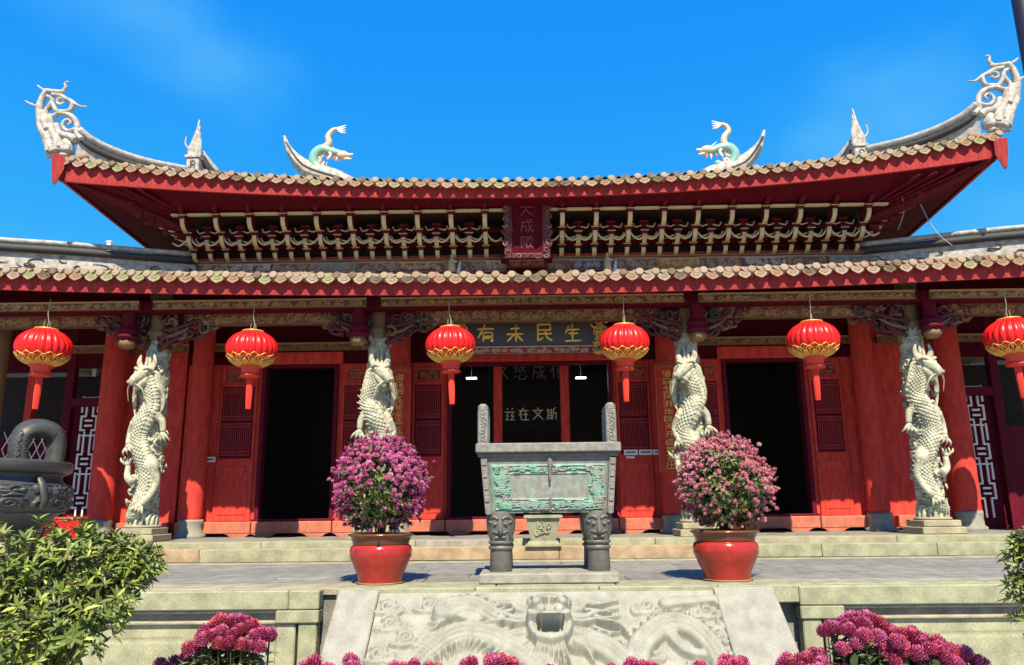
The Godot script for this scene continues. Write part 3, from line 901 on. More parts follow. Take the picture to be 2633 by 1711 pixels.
	ridge_dragon(root, [Vector3(4.728, 9.602, -18.300), Vector3(4.881, 9.587, -18.300), Vector3(5.083, 9.667, -18.300), Vector3(5.324, 9.674, -18.300), Vector3(5.464, 9.505, -18.300), Vector3(5.403, 9.270, -18.300), Vector3(5.200, 9.168, -18.300), Vector3(4.968, 9.266, -18.300)], [Vector3(5.280, 9.675, -18.300), Vector3(5.213, 9.807, -18.300), Vector3(5.236, 9.974, -18.300), Vector3(5.356, 10.128, -18.300), Vector3(5.301, 10.273, -18.300), Vector3(5.183, 10.324, -18.300)], -1.0)
	for sg in [-1.0, 1.0]:
		descending_ridge(root, sg)
		corner_ridge(root, sg)

func ridge_dragon(root: Node, body: Array, tail: Array, d: float):
	var m := MB.new()
	m.col = L(0.20, 0.42, 0.38)
	var c := cr(body, 7)
	m.tube(c, [0.07, 0.09, 0.11, 0.13, 0.13, 0.12, 0.10, 0.08], 9)
	m.col = L(0.52, 0.44, 0.30)
	m.tube(cr(tail, 6), [0.11, 0.09, 0.08, 0.06, 0.05], 8)
	for i in range(3, c.size() - 3, 3):                       # spines
		var o := (c[i + 1] - c[i - 1]).normalized().cross(Vector3.BACK)
		m.col = L(0.58, 0.24, 0.10) if i % 2 else L(0.7, 0.68, 0.6)
		m.tube(PackedVector3Array([c[i] + o * d * -0.09, c[i] + o * d * -0.22]), [0.045, 0.008], 5)
	m.col = L(0.66, 0.50, 0.36)
	var h: Vector3 = body[0]
	m.ball(h + Vector3(-0.05 * d, 0.02, 0), Vector3(0.17, 0.11, 0.11), 9, 6)
	m.tube(PackedVector3Array([h, h + Vector3(0.22 * d, 0.03, 0)]), [0.07, 0.03], 6)
	m.tube(PackedVector3Array([h + Vector3(0, -0.08, 0), h + Vector3(0.18 * d, -0.10, 0)]), [0.05, 0.02], 6)
	for k in 4:
		m.col = L(0.7, 0.68, 0.62)
		m.tube(PackedVector3Array([h + Vector3(-0.1 * d, 0.06, 0), h + Vector3(-0.3 * d, 0.22 - 0.09 * k, 0.06 - 0.04 * k)]), [0.03, 0.006], 5)
	var e: Vector3 = tail[-1]
	for k in 4: m.tube(cr([e, e + Vector3(0.12 * d, 0.05 - 0.05 * k, 0), e + Vector3(0.24 * d, 0.10 - 0.07 * k, 0)], 4), [0.04, 0.008], 5)
	for lx in [0.35, 0.75]:
		var p: Vector3 = c[int(lx * (c.size() - 1))]
		m.tube(cr([p, p + Vector3(0.12 * d, -0.16, 0.08), p + Vector3(0.05 * d, -0.3, 0.08)], 4), [0.05, 0.03], 6)
	part(root, "ridge_dragon", m, M.ceramic_v).set_meta("label", "small glazed dragon arching on the ridge end")

func descending_ridge(root: Node, sg: float):
	var x := AX + sg * 7.22
	var z := -15.6
	var m := MB.new()
	m.box(Vector3(x, 7.95, z), Vector3(0.27, 0.62, 0.3), Basis.IDENTITY, 0.02)
	m.box(Vector3(x, 8.29, z), Vector3(0.34, 0.07, 0.36), Basis.IDENTITY, 0.01)
	m.tube(cr([Vector3(x - sg * 0.05, 8.5, z - 0.1), Vector3(x - sg * 0.22, 8.2, z - 0.3), Vector3(x - sg * 0.45, 7.95, z - 0.7), Vector3(x - sg * 0.8, 7.75, z - 1.6)], 6), [0.08, 0.13, 0.14, 0.14], 8)
	var o := part(root, "descending_ridge", m, M.plaster)
	m = MB.new()
	for k in 7:
		var f := (k - 3) / 3.0
		var hh := 1.0 - absf(f) * 0.45
		m.tube(cr([Vector3(x + f * 0.10, 8.3, z + 0.06), Vector3(x + f * 0.11, 8.3 + 0.4 * hh, z + 0.08), Vector3(x + f * 0.055 - sg * 0.02, 8.3 + 0.92 * hh, z + 0.02)], 5), [0.06, 0.045, 0.015], 6)
	m.tube(cr([Vector3(x + sg * 0.1, 8.45, z + 0.1), Vector3(x + sg * 0.2, 8.6, z + 0.12), Vector3(x + sg * 0.19, 8.78, z + 0.12)], 4), [0.03, 0.01], 5)
	part(o, "flame_crest", m, M.plaster)
	m = MB.new()
	m.tube(cr([Vector3(x - sg * 0.12, 8.36, z - 0.02), Vector3(x - sg * 0.28, 8.08, z - 0.2), Vector3(x - sg * 0.56, 7.86, z - 0.6)], 6), [0.07, 0.09, 0.09], 6)
	part(o, "dark_moulding", m, M.plaster_dark)
	m = MB.new()
	for k in 5:
		var p := PackedVector3Array()
		for s in 16: p.append(Vector3(x + cos(s * 0.5 + k) * 0.08 * (1.0 - s / 20.0), 7.78 + k * 0.09 + sin(s * 0.5 + k) * 0.07 * (1.0 - s / 20.0), z + 0.155))
		m.tube(p, [0.012], 4)
	part(o, "scroll_ornament", m, M.plaster_dark)

func corner_ridge(root: Node, sg: float):
	var mx := func(p: Vector3) -> Vector3: return p + Vector3(0, 0.04, 0) if sg < 0 else Vector3(2.0 * AX - p.x, p.y + 0.24, p.z)
	var up := []
	for p in [Vector3(-8.376, 7.812, -13.350), Vector3(-8.250, 7.708, -13.500), Vector3(-8.070, 7.649, -13.750), Vector3(-7.816, 7.631, -14.100), Vector3(-7.510, 7.665, -14.500), Vector3(-7.091, 7.790, -15.100)]: up.append(mx.call(p))
	var c := cr(up, 6)
	var lo := PackedVector3Array()
	var mid := PackedVector3Array()
	for i in c.size():
		lo.append(c[i] - Vector3(0, lerpf(0.62, 0.42, float(i) / c.size()), 0))
		mid.append(c[i] + Vector3(0, -0.17, 0.06))
	var m := MB.new()
	if sg < 0: ribbon(m, c, lo, Vector3(-0.05, 0, -0.14))
	else:
		c.reverse(); lo.reverse()
		ribbon(m, c, lo, Vector3(0.05, 0, -0.14))
	m.tube(c, [0.075], 8, Vector3.UP, 1.0)
	var o := part(root, "corner_ridge", m, M.plaster)
	m = MB.new()
	m.tube(mid, [0.02, 0.055, 0.06, 0.05], 6, Vector3.UP, 1.0)
	part(o, "dark_moulding", m, M.plaster_dark)
	m = MB.new()
	for s in [
		[[545, 1210, 0.10], [470, 1060, 0.10], [390, 940, 0.09], [310, 820, 0.08], [265, 650, 0.075], [235, 500, 0.07], [262, 340, 0.06], [310, 245, 0.05]],
		[[300, 245, 0.05], [420, 262, 0.05], [520, 268, 0.045], [585, 255, 0.03]], [[305, 255, 0.035], [215, 205, 0.025], [150, 152, 0.012]],
		[[230, 500, 0.035], [110, 452, 0.025], [0, 395, 0.014]], [[545, 262, 0.04], [590, 200, 0.03], [572, 140, 0.022], [600, 112, 0.02], [630, 120, 0.012]],
		[[400, 305, 0.045], [520, 322, 0.045], [620, 375, 0.045], [720, 425, 0.045], [790, 470, 0.03], [860, 498, 0.02], [945, 497, 0.012]],
		[[730, 430, 0.045], [725, 510, 0.045], [690, 565, 0.05], [590, 575, 0.05], [500, 560, 0.045], [430, 460, 0.045], [400, 370, 0.04], [330, 330, 0.04]],
		[[640, 400, 0.035], [560, 365, 0.035], [500, 390, 0.035], [500, 440, 0.03], [560, 460, 0.03], [590, 430, 0.025]], [[420, 430, 0.05], [380, 500, 0.05], [345, 560, 0.05], [360, 660, 0.055], [420, 760, 0.06]],
		[[470, 640, 0.05], [540, 600, 0.05], [650, 610, 0.05], [740, 650, 0.055], [810, 720, 0.055], [850, 820, 0.055], [855, 920, 0.06], [930, 1000, 0.06]],
		[[830, 830, 0.04], [750, 870, 0.045], [660, 845, 0.04], [615, 780, 0.04], [640, 715, 0.035], [700, 700, 0.032], [740, 740, 0.028], [705, 778, 0.022]],
		[[420, 620, 0.06], [440, 780, 0.07], [500, 900, 0.085], [570, 1020, 0.10], [640, 1150, 0.12]], [[520, 760, 0.05], [570, 880, 0.07], [660, 940, 0.08], [760, 960, 0.08], [860, 1020, 0.09]],
		[[400, 830, 0.06], [470, 960, 0.07], [540, 1090, 0.09]], [[340, 790, 0.04], [280, 735, 0.035], [235, 750, 0.025], [250, 785, 0.015]], [[380, 700, 0.04], [345, 640, 0.03], [320, 560, 0.012]], [[430, 950, 0.035], [390, 920, 0.02], [360, 925, 0.01]],
		[[360, 900, 0.06], [440, 1060, 0.09], [500, 1190, 0.10]], [[560, 930, 0.08], [600, 1060, 0.11], [620, 1190, 0.12]], [[700, 1010, 0.07], [740, 1090, 0.10], [760, 1190, 0.10]], [[310, 560, 0.06], [330, 700, 0.08], [420, 860, 0.09]],
		[[420, 1010, 0.05], [360, 960, 0.04], [320, 900, 0.03], [330, 850, 0.01]], [[450, 1090, 0.05], [400, 1050, 0.04], [370, 1010, 0.01]], [[370, 860, 0.05], [330, 820, 0.04], [300, 830, 0.012]], [[560, 900, 0.04], [540, 820, 0.03], [560, 760, 0.01]], [[480, 860, 0.04], [450, 780, 0.03], [470, 720, 0.01]],
		[[600, 1130, 0.09], [690, 1150, 0.10], [800, 1130, 0.09]], [[480, 1235, 0.05], [600, 1225, 0.06], [760, 1230, 0.06]], [[450, 1255, 0.03], [500, 1215, 0.05], [560, 1200, 0.05]]]:
		var p := []
		var r := []
		for q in s:
			p.append(mx.call(Vector3(-9.49 + q[0] * 0.001279, 8.975 - q[1] * 0.00137, -13.35)))
			r.append(q[2] * 0.95)
		m.tube(cr(p, 5), r, 7, Vector3.BACK, 1.25)
	part(o, "scroll_finial", m, M.plaster).set_meta("label", "white openwork scroll finial rising from the roof corner")

func body_column(seed_: int, flip: float, sway: float) -> MB:     # a carved shaft 3.2 m tall with a big dragon climbing down its front
	var R := Relief.new(132, 320)
	R.wrap = true
	R.sharp = true
	var g := RandomNumberGenerator.new()
	g.seed = seed_
	for k in 130:                                            # clouds in low relief over the whole shaft, waves at the foot
		var y := g.randf_range(6, 314)
		R.spiral(g.randf() * 132, y, g.randf_range(5, 12), 1.4, g.randf() * TAU, 1.0 if k % 2 else -1.0, 2.2, g.randf_range(0.018, 0.045) * (0.7 if y < 60 else 1.0))
	for k in 16:
		var x := k * 8.25
		R.stroke(cr2([Vector2(x, 318), Vector2(x + 3, 304), Vector2(x + 8, 294 + (k % 3) * 4), Vector2(x + 12, 299)], 5), 3.4, 1.6, 0.07, 0.05)
	var m := MB.new()
	m.grid(132, 320, func(i: int, j: int):
		var a := TAU * (i - 66) / 132.0
		var r: float = 0.182 + R.a[(319 - j) * 132 + i]
		return Vector3(sin(a) * r, j * 0.01, cos(a) * r), true)
	var A := func(deg: float, r: float, y: float) -> Vector3: return Vector3(sin(deg_to_rad(deg * flip)) * r, y, cos(deg_to_rad(deg)) * r)
	var path := []
	for q in [[2, 0.30, 2.50], [16, 0.25, 2.28], [28 + sway, 0.22, 2.02], [8, 0.24, 1.76], [-16 - sway, 0.22, 1.48], [4, 0.22, 1.2], [34, 0.22, 0.95], [38 + sway, 0.22, 0.66], [14, 0.24, 0.36], [-22, 0.22, 0.16], [-70, 0.2, 0.2]]: path.append(A.call(q[0], q[1], q[2]))
	var c := cr(path, 9)
	var rad := [0.10, 0.125, 0.14, 0.145, 0.14, 0.14, 0.145, 0.13, 0.11, 0.08, 0.04]
	m.tube(c, rad, 16, Vector3.BACK, 0.85)
	for i in range(3, c.size() - 3):                          # scales, belly bars and back fins
		var f := float(i) / (c.size() - 1) * (rad.size() - 1)
		var r: float = lerpf(rad[int(f)], rad[mini(int(f) + 1, rad.size() - 1)], f - int(f))
		var t := (c[i + 1] - c[i - 1]).normalized()
		var sd := t.cross(Vector3.BACK).normalized()
		var ot := sd.cross(t).normalized()
		for k in 4:
			var an := lerpf(0.15, 2.2, (k + (0.5 if i % 2 else 0.0)) / 4.0)
			var bs := Basis(sd, t, ot)
			m.ball(c[i] + (sd * cos(an) + ot * sin(an) * 0.85) * r, Vector3(0.030, 0.026, 0.016), 6, 4, bs)
		if i % 2:
			m.tube(PackedVector3Array([c[i] - sd * r * 0.55 + ot * r * 0.62, c[i] - sd * r * 0.98 + ot * r * 0.25]), [0.02, 0.016], 5)
			m.tube(PackedVector3Array([c[i] + sd * r * 0.9, c[i] + sd * (r + 0.06) + t * -0.05]), [0.03, 0.006], 5)
	var claw := func(p: Vector3, dr: Vector3) -> void:
		var sd := dr.cross(Vector3.BACK).normalized()
		m.ball(p, Vector3(0.055, 0.05, 0.05), 8, 6)
		for k in 4:
			var o := sd * (k - 1.5) * 0.045
			m.tube(cr([p + o * 0.5, p + o * 1.3 + dr * 0.07 + Vector3(0, 0, 0.03), p + o * 1.7 + dr * 0.13 - Vector3(0, 0, 0.01)], 4), [0.026, 0.022, 0.006], 6)
	# thigh, hind leg, two forelegs
	m.ball(A.call(40, 0.27, 1.0), Vector3(0.13, 0.20, 0.12), 14, 10, Basis(Vector3.BACK, 0.35 * flip))
	m.tube(cr([A.call(46, 0.30, 0.92), A.call(58, 0.32, 0.70), A.call(40, 0.34, 0.48), A.call(24, 0.34, 0.36)], 6), [0.10, 0.065, 0.055, 0.05], 9)
	claw.call(A.call(20, 0.34, 0.33), Vector3(-0.3 * flip, -1, 0).normalized())
	m.ball(A.call(-34, 0.24, 1.72), Vector3(0.10, 0.13, 0.10), 12, 8)
	m.tube(cr([A.call(-38, 0.27, 1.70), A.call(-58, 0.31, 1.52), A.call(-40, 0.34, 1.34)], 6), [0.085, 0.06, 0.05], 9)
	claw.call(A.call(-36, 0.35, 1.30), Vector3(0.3 * flip, -1, 0).normalized())
	m.tube(cr([A.call(40, 0.25, 1.84), A.call(62, 0.30, 1.72), A.call(66, 0.32, 1.55)], 6), [0.085, 0.06, 0.045], 9)
	claw.call(A.call(64, 0.33, 1.50), Vector3(0.2 * flip, -1, 0).normalized())
	m.tube(cr([A.call(-20, 0.26, 0.72), A.call(-46, 0.30, 0.80), A.call(-56, 0.30, 0.98)], 6), [0.08, 0.055, 0.045], 9)
	claw.call(A.call(-56, 0.31, 1.02), Vector3(-0.2 * flip, 1, 0).normalized())
	# head: skull, snout, jaw, nose, brows, eyes, broad ears and horns, mane
	m.ball(A.call(0, 0.30, 2.54), Vector3(0.125, 0.12, 0.13), 14, 10)
	m.tube(cr([A.call(0, 0.36, 2.52), A.call(-12, 0.44, 2.42), A.call(-20, 0.47, 2.33)], 6), [0.105, 0.09, 0.065], 12, Vector3.RIGHT)
	m.ball(A.call(-21, 0.49, 2.36), Vector3(0.06, 0.04, 0.05), 9, 6)
	m.tube(cr([A.call(6, 0.34, 2.44), A.call(-4, 0.39, 2.33), A.call(-14, 0.40, 2.25)], 6), [0.075, 0.065, 0.04], 10, Vector3.RIGHT)
	for s in [-1.0, 1.0]:
		m.ball(A.call(-4 + s * 13, 0.42, 2.53), Vector3(0.035, 0.035, 0.035), 8, 6)
		m.tube(cr([A.call(-4 + s * 4, 0.44, 2.56), A.call(-4 + s * 14, 0.43, 2.60), A.call(s * 24, 0.37, 2.57)], 5), [0.02, 0.03, 0.015], 6)
		m.tube(cr([A.call(s * 16, 0.32, 2.60), A.call(s * 24, 0.34, 2.72), A.call(s * 20, 0.33, 2.86)], 5), [0.06, 0.05, 0.008], 8, Vector3.BACK, 0.6)
		m.tube(cr([A.call(s * 8, 0.27, 2.64), A.call(s * 6, 0.27, 2.78), A.call(s * 10, 0.26, 2.92)], 5), [0.035, 0.028, 0.008], 7)
		for k in 6:
			m.tube(cr([A.call(s * (22 + k * 3), 0.30, 2.56 - k * 0.05), A.call(s * (38 + k * 4), 0.31, 2.50 - k * 0.07), A.call(s * (46 + k * 3), 0.29, 2.36 - k * 0.08), A.call(s * (58 - k * 2), 0.27, 2.30 - k * 0.1)], 5), [0.035, 0.035, 0.025, 0.008], 6)
		m.tube(cr([A.call(-18 + s * 5, 0.48, 2.34), A.call(-18 + s * 22, 0.44, 2.24), A.call(-18 + s * 30, 0.40, 2.06)], 5), [0.016, 0.012, 0.005], 5)
	for k in 40:                                             # undercut curls of cloud round the figure
		var a := g.randf_range(-2.2, 2.2)
		var y := g.randf_range(0.12, 2.4)
		var r := g.randf_range(0.2, 0.25)
		var ra := g.randf_range(0.035, 0.08)
		var d := 1.0 if g.randf() < 0.5 else -1.0
		var a1 := g.randf() * TAU
		var pts := PackedVector3Array()
		for s in 11:
			var q := ra * (1.15 - s / 11.0)
			var an := a1 + d * s * 0.5
			var aa := a + cos(an) * q / 0.25
			pts.append(Vector3(sin(aa) * (r + s * 0.004), y + sin(an) * q, cos(aa) * (r + s * 0.004)))
		m.tube(pts, [0.012, 0.028, 0.024, 0.012], 6)
	return m

func dragon_columns(hall: Node3D):
	var a := body_column(5, 1.0, 0.0).mesh(M.dragon_stone)
	var b := body_column(9, -1.0, 4.0).mesh(M.dragon_stone)
	var a2 := body_column(13, 1.0, 12.0).mesh(M.dragon_stone)
	var b2 := body_column(17, -1.0, 16.0).mesh(M.dragon_stone)
	var names := ["outermost white dragon column, far to the west of the doors", "inner white dragon column between the first door and the middle door", "inner white dragon column between the middle door and the last door", "outermost white dragon column, on the far side of the last door"]
	var k := 0
	for x in [-6.36, -2.5, 2.83, 6.68]:
		var o := Node3D.new()
		put(hall, "dragon_column", o)
		o.global_position = Vector3(x, FL, -13.15)
		var m := MB.new()
		m.box(Vector3(0, 0.055, 0), Vector3(0.70, 0.11, 0.70), Basis.IDENTITY, 0.012)
		m.box(Vector3(0, 0.165, 0), Vector3(0.60, 0.10, 0.60), Basis.IDENTITY, 0.012)
		m.lathe([Vector2(0, 0.215), Vector2(0.27, 0.216), Vector2(0.29, 0.235), Vector2(0.27, 0.26), Vector2(0.2, 0.27)], 24)
		part(o, "plinth", m, M.stone_b, Transform3D.IDENTITY)
		part(o, "carved_shaft", [a, b2, a2, b][k], null, Transform3D(Basis(Vector3.UP, [-0.1, 0.25, -0.25, 0.1][k]), Vector3(0, 0.24, 0)))
		m = MB.new()
		m.lathe([Vector2(0.17, 3.3), Vector2(0.2, 3.42), Vector2(0.235, 3.47), Vector2(0.235, 3.53), Vector2(0.18, 3.56), Vector2(0.18, 4.1)], 20)
		part(o, "capital", m, M.tan_wood, Transform3D.IDENTITY)
		o.set_meta("label", names[k])
		k += 1

func lattice(parent: Node, x0: float, x1: float, y0: float, y1: float, z: float, n: int):
	var m := MB.new()
	for k in n:
		var x := lerpf(x0 + 0.02, x1 - 0.02, k / (n - 1.0))
		m.box(Vector3(x, (y0 + y1) / 2, z), Vector3(0.016, y1 - y0, 0.02))
	for y in [y0, y0 + 0.06, y1 - 0.06, y1]: m.box(Vector3((x0 + x1) / 2, y, z + 0.004), Vector3(x1 - x0, 0.022, 0.022))
	stuff(part(parent, "lattice_bar", m, M.fascia))

func door_leaf(hall: Node, x0: float, x1: float):
	var z := -14.93
	var o := bar(hall, "door_leaf", x0, x1, 0.56, 3.56, z - 0.05, z, "leaf_red", 0.01)
	bar(o, "backing", x0 + 0.05, x1 - 0.05, 1.74, 3.12, z, z + 0.004, "maroon", 0.001)
	lattice(o, x0 + 0.07, x1 - 0.07, 2.48, 3.08, z + 0.016, maxi(4, int((x1 - x0) / 0.045)))
	lattice(o, x0 + 0.07, x1 - 0.07, 1.80, 2.40, z + 0.016, maxi(4, int((x1 - x0) / 0.045)))
	bar(o, "carved_rail", x0 + 0.05, x1 - 0.05, 3.14, 3.18, z, z + 0.02, "leaf_red", 0.004)
	bar(o, "bottom_rail", x0 + 0.05, x1 - 0.05, 1.68, 1.73, z, z + 0.02, "leaf_red", 0.004)
	stuff(carved(o, "carved_panel", Vector3(x0 + 0.09, 3.22, z + 0.004), Vector2(x1 - x0 - 0.18, 0.22), 0.012, 0.09, int(x0 * 100), 0.018, L(0.2, 0.016, 0.012), L(0.42, 0.10, 0.07), true, "paint_v", 0.002))
	bar(o, "plain_panel", x0 + 0.08, x1 - 0.08, 0.68, 1.58, z, z + 0.012, "leaf_red", 0.006)

func threshold(hall: Node, x0: float, x1: float, lip: bool):
	var o := bar(hall, "threshold", x0, x1, FL + 0.06, 0.555, -14.99, -14.80, "sill_red", 0.012)
	if lip: bar(o, "ledge", x0 - 0.02, x1 + 0.02, 0.557, 0.60, -14.99, -14.83, "maroon", 0.008)
	var x := x0 + 0.25
	while x < x1:
		var m := MB.new()
		m.prism(PackedVector2Array([Vector2(-0.26, 0.065), Vector2(0.26, 0.065), Vector2(0.2, 0.05), Vector2(0.15, 0.012), Vector2(0.1, 0.0), Vector2(-0.1, 0.0), Vector2(-0.15, 0.012), Vector2(-0.2, 0.05)]), 0.16, Transform3D(Basis.IDENTITY, Vector3(x, FL - 0.006, -14.88)))
		part(o, "foot", m, M.sill_red)
		x += 0.95

func hall_body(hall: Node3D):
	# walls round three door openings
	var op := [[-5.10, -3.64], [-1.46, 1.72], [3.90, 5.44]]
	var xs := [-6.6, -5.10, -3.64, -1.46, 1.72, 3.90, 5.44, 6.85]
	for k in 4: bar(hall, "wall", xs[k * 2], xs[k * 2 + 1], FL + 0.06, 3.58, -15.2, -14.985, "wall_red", 0.004)
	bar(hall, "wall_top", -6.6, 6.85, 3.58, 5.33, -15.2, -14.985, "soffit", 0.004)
	for q in op:
		bar(hall, "lintel", q[0] - 0.1, q[1] + 0.1, 3.56, 3.80, -14.985, -14.90, "wall_red", 0.01)
		var f := bar(hall, "door_frame", q[0] - 0.02, q[0] + 0.06, 0.555, 3.56, -15.14, -14.92, "maroon", 0.008)
		f = bar(hall, "door_frame", q[1] - 0.06, q[1] + 0.02, 0.555, 3.56, -15.14, -14.92, "maroon", 0.008)
		f = bar(hall, "door_frame", q[0] + 0.06, q[1] - 0.06, 3.50, 3.56, -15.14, -14.92, "maroon", 0.008)
		threshold(hall, q[0] - 0.02, q[1] + 0.02, true)
	for k in 4: threshold(hall, xs[k * 2] + 0.04, xs[k * 2 + 1] - 0.04, false)
	for q in [[-5.92, -5.20], [-3.54, -3.05], [-2.16, -1.54], [1.80, 2.45], [3.40, 3.80], [5.54, 6.16]]: door_leaf(hall, q[0], q[1])
	# red pillars on stone drums
	for x in [-6.22, -2.38, 2.76, 6.52]:
		var m := MB.new()
		m.lathe([Vector2(0.17, 0.60), Vector2(0.195, 0.66), Vector2(0.205, 1.6), Vector2(0.195, 4.3)], 24, Transform3D(Basis.IDENTITY, Vector3(x, 0, -14.72)))
		var o := part(hall, "red_pillar", m, M.pillar_red)
		m = MB.new()
		m.lathe([Vector2(0.27, FL), Vector2(0.28, 0.33), Vector2(0.22, 0.36), Vector2(0.205, 0.5), Vector2(0.225, 0.56), Vector2(0.215, 0.605), Vector2(0, 0.606)], 24, Transform3D(Basis.IDENTITY, Vector3(x, 0, -14.72)))
		part(o, "stone_drum", m, M.slab)
	# the dim room behind the doors
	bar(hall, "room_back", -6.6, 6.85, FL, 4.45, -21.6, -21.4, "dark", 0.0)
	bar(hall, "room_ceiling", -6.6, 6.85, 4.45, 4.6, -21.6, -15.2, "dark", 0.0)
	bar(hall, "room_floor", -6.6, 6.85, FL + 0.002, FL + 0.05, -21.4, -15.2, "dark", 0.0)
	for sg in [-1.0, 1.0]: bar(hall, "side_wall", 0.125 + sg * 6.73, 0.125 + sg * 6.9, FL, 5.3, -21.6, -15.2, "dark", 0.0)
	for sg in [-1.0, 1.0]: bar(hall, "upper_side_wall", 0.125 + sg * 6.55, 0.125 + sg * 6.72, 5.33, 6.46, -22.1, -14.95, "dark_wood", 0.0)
	for x in [-0.52, 0.84]: bar(hall, "inner_post", x - 0.09, x + 0.09, FL, 4.4, -15.75, -15.57, "pillar_red", 0.02)
	# porch: beams, boards and carved work between the columns
	var cols := [-10.3, -6.36, -2.5, 2.83, 6.68, 10.6]
	for k in 5:
		var x0: float = cols[k] + 0.22
		var x1: float = cols[k + 1] - 0.22
		stuff(carved(hall, "carved_purlin", Vector3(x0 - 0.1, 4.085, -12.56), Vector2(x1 - x0 + 0.2, 0.15), 0.016, 0.13, 40 + k, 0.025, L(0.17, 0.07, 0.035), L(0.42, 0.26, 0.12)))
		bar(hall, "purlin", x0 - 0.22, x1 + 0.22, 4.06, 4.26, -12.85, -12.63, "soffit", 0.01)
		bar(hall, "board", x0, x1, 4.10, 4.6, -13.12, -13.02, "soffit", 0.006)
		stuff(carved(hall, "carved_beam", Vector3(x0 + 0.25, 3.90, -12.98), Vector2(x1 - x0 - 0.5, 0.22), 0.016, 0.16, 60 + k, 0.03, L(0.19, 0.085, 0.04), L(0.40, 0.23, 0.10), true, "paint_v", 0.14))
		bar(hall, "beam_end", x0 - 0.1, x0 + 0.25, 3.88, 4.1, -13.13, -12.99, "maroon", 0.02)
		bar(hall, "beam_end", x1 - 0.25, x1 + 0.1, 3.88, 4.1, -13.13, -12.99, "maroon", 0.02)
		if k != 2:
			stuff(carved(hall, "carved_tie", Vector3(x0, 3.82, -14.86), Vector2(x1 - x0, 0.16), 0.018, 0.14, 80 + k, 0.02, L(0.20, 0.08, 0.04), L(0.36, 0.20, 0.09)))
	for x in cols:
		for sg in [-1.0, 1.0]: bracket_wing(hall, x, sg)
	for x in [-6.72, -2.78, 2.95, 6.86]:
		var m := MB.new()
		var px: float = x
		m.lathe([Vector2(0.0, 3.45), Vector2(0.10, 3.46), Vector2(0.14, 3.51), Vector2(0.15, 3.57), Vector2(0.10, 3.62)], 16, Transform3D(Basis.IDENTITY, Vector3(px, 0, -12.75)), 0.12, 8)
		var o := part(hall, "hanging_post", m, M.tan_wood)
		m = MB.new()
		m.lathe([Vector2(0.10, 3.58), Vector2(0.18, 3.62), Vector2(0.19, 3.67), Vector2(0.14, 3.69), Vector2(0.18, 3.73), Vector2(0.17, 3.78), Vector2(0.12, 3.80), Vector2(0.14, 3.84), Vector2(0.11, 3.88), Vector2(0.11, 4.1)], 16, Transform3D(Basis.IDENTITY, Vector3(px, 0, -12.75)))
		part(o, "turned_rings", m, M.maroon)
	# the outer bays: lattice screens and openings
	for sg in [-1.0, 1.0]: outer_bay(hall, sg)
	# upper wall: frieze, bracket sets, purlin
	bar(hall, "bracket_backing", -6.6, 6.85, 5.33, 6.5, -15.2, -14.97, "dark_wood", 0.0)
	stuff(carved(hall, "frieze", Vector3(-6.55, 5.34, -14.9), Vector2(13.35, 0.30), 0.019, 0.2, 11, 0.04, L(0.22, 0.10, 0.08), L(0.46, 0.30, 0.22)))
	for k in 8:
		var x := -5.9 + k * 1.72
		if absf(x - AX) < 0.75: continue
		stuff(carved(hall, "frieze_panel", Vector3(x, 5.37, -14.84), Vector2(0.85, 0.23), 0.018, 0.12, 200 + k, 0.04, [L(0.18, 0.05, 0.08), L(0.36, 0.18, 0.07)][k % 2], [L(0.5, 0.42, 0.36), L(0.28, 0.30, 0.33), L(0.55, 0.34, 0.16)][k % 3]))
	bar(hall, "moulding", -6.6, 6.85, 5.645, 5.685, -14.97, -14.82, "tan_wood", 0.008)
	bar(hall, "moulding", -6.6, 6.85, 5.69, 5.725, -14.97, -14.80, "fascia", 0.008)
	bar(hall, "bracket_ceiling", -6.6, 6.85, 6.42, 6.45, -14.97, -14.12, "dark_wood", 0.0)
	bar(hall, "tie_beam", -6.6, 6.85, 5.93, 6.02, -14.93, -14.84, "block_red", 0.006)
	bar(hall, "tie_beam", -6.6, 6.85, 6.17, 6.25, -14.80, -14.72, "block_red", 0.006)
	bar(hall, "cream_line", -6.6, 6.85, 6.022, 6.036, -14.90, -14.835, "cream", 0.002)
	bar(hall, "purlin", -6.8, 7.05, 6.355, 6.40, -14.12, -14.02, "cream", 0.01)
	for q in [[Vector3(-1.389, 5.525, -14.700)], [Vector3(1.705, 5.512, -14.700)]]:
		var c: Vector3 = q[0]
		var m := MB.new()
		m.col = L(0.42, 0.34, 0.22)
		m.lathe([Vector2(0.0, -0.2), Vector2(0.09, -0.19), Vector2(0.075, -0.05), Vector2(0.06, 0.06), Vector2(0.025, 0.10)], 10, Transform3D(Basis.IDENTITY, c))
		m.ball(c + Vector3(0, 0.14, 0), Vector3(0.035, 0.045, 0.035), 8, 6)
		m.col = L(0.5, 0.5, 0.5)
		m.tube(PackedVector3Array([c + Vector3(0.03, 0.05, 0.03), c + Vector3(0.10, 0.0, 0.06)]), [0.025, 0.015], 6)
		m.tube(PackedVector3Array([c + Vector3(0.13, -0.22, 0.02), c + Vector3(0.17, 0.02, 0.02)]), [0.05, 0.02], 6)
		part(hall, "ceramic_figure", m, M.ceramic_v)
	for i in 10:
		for sg in [-1.0, 1.0]: bracket_set(hall, 0.05 + sg * (0.75 + 0.652 * i), true)
	for i in 9:
		for sg in [-1.0, 1.0]: bracket_set(hall, 0.05 + sg * (1.076 + 0.652 * i), false)

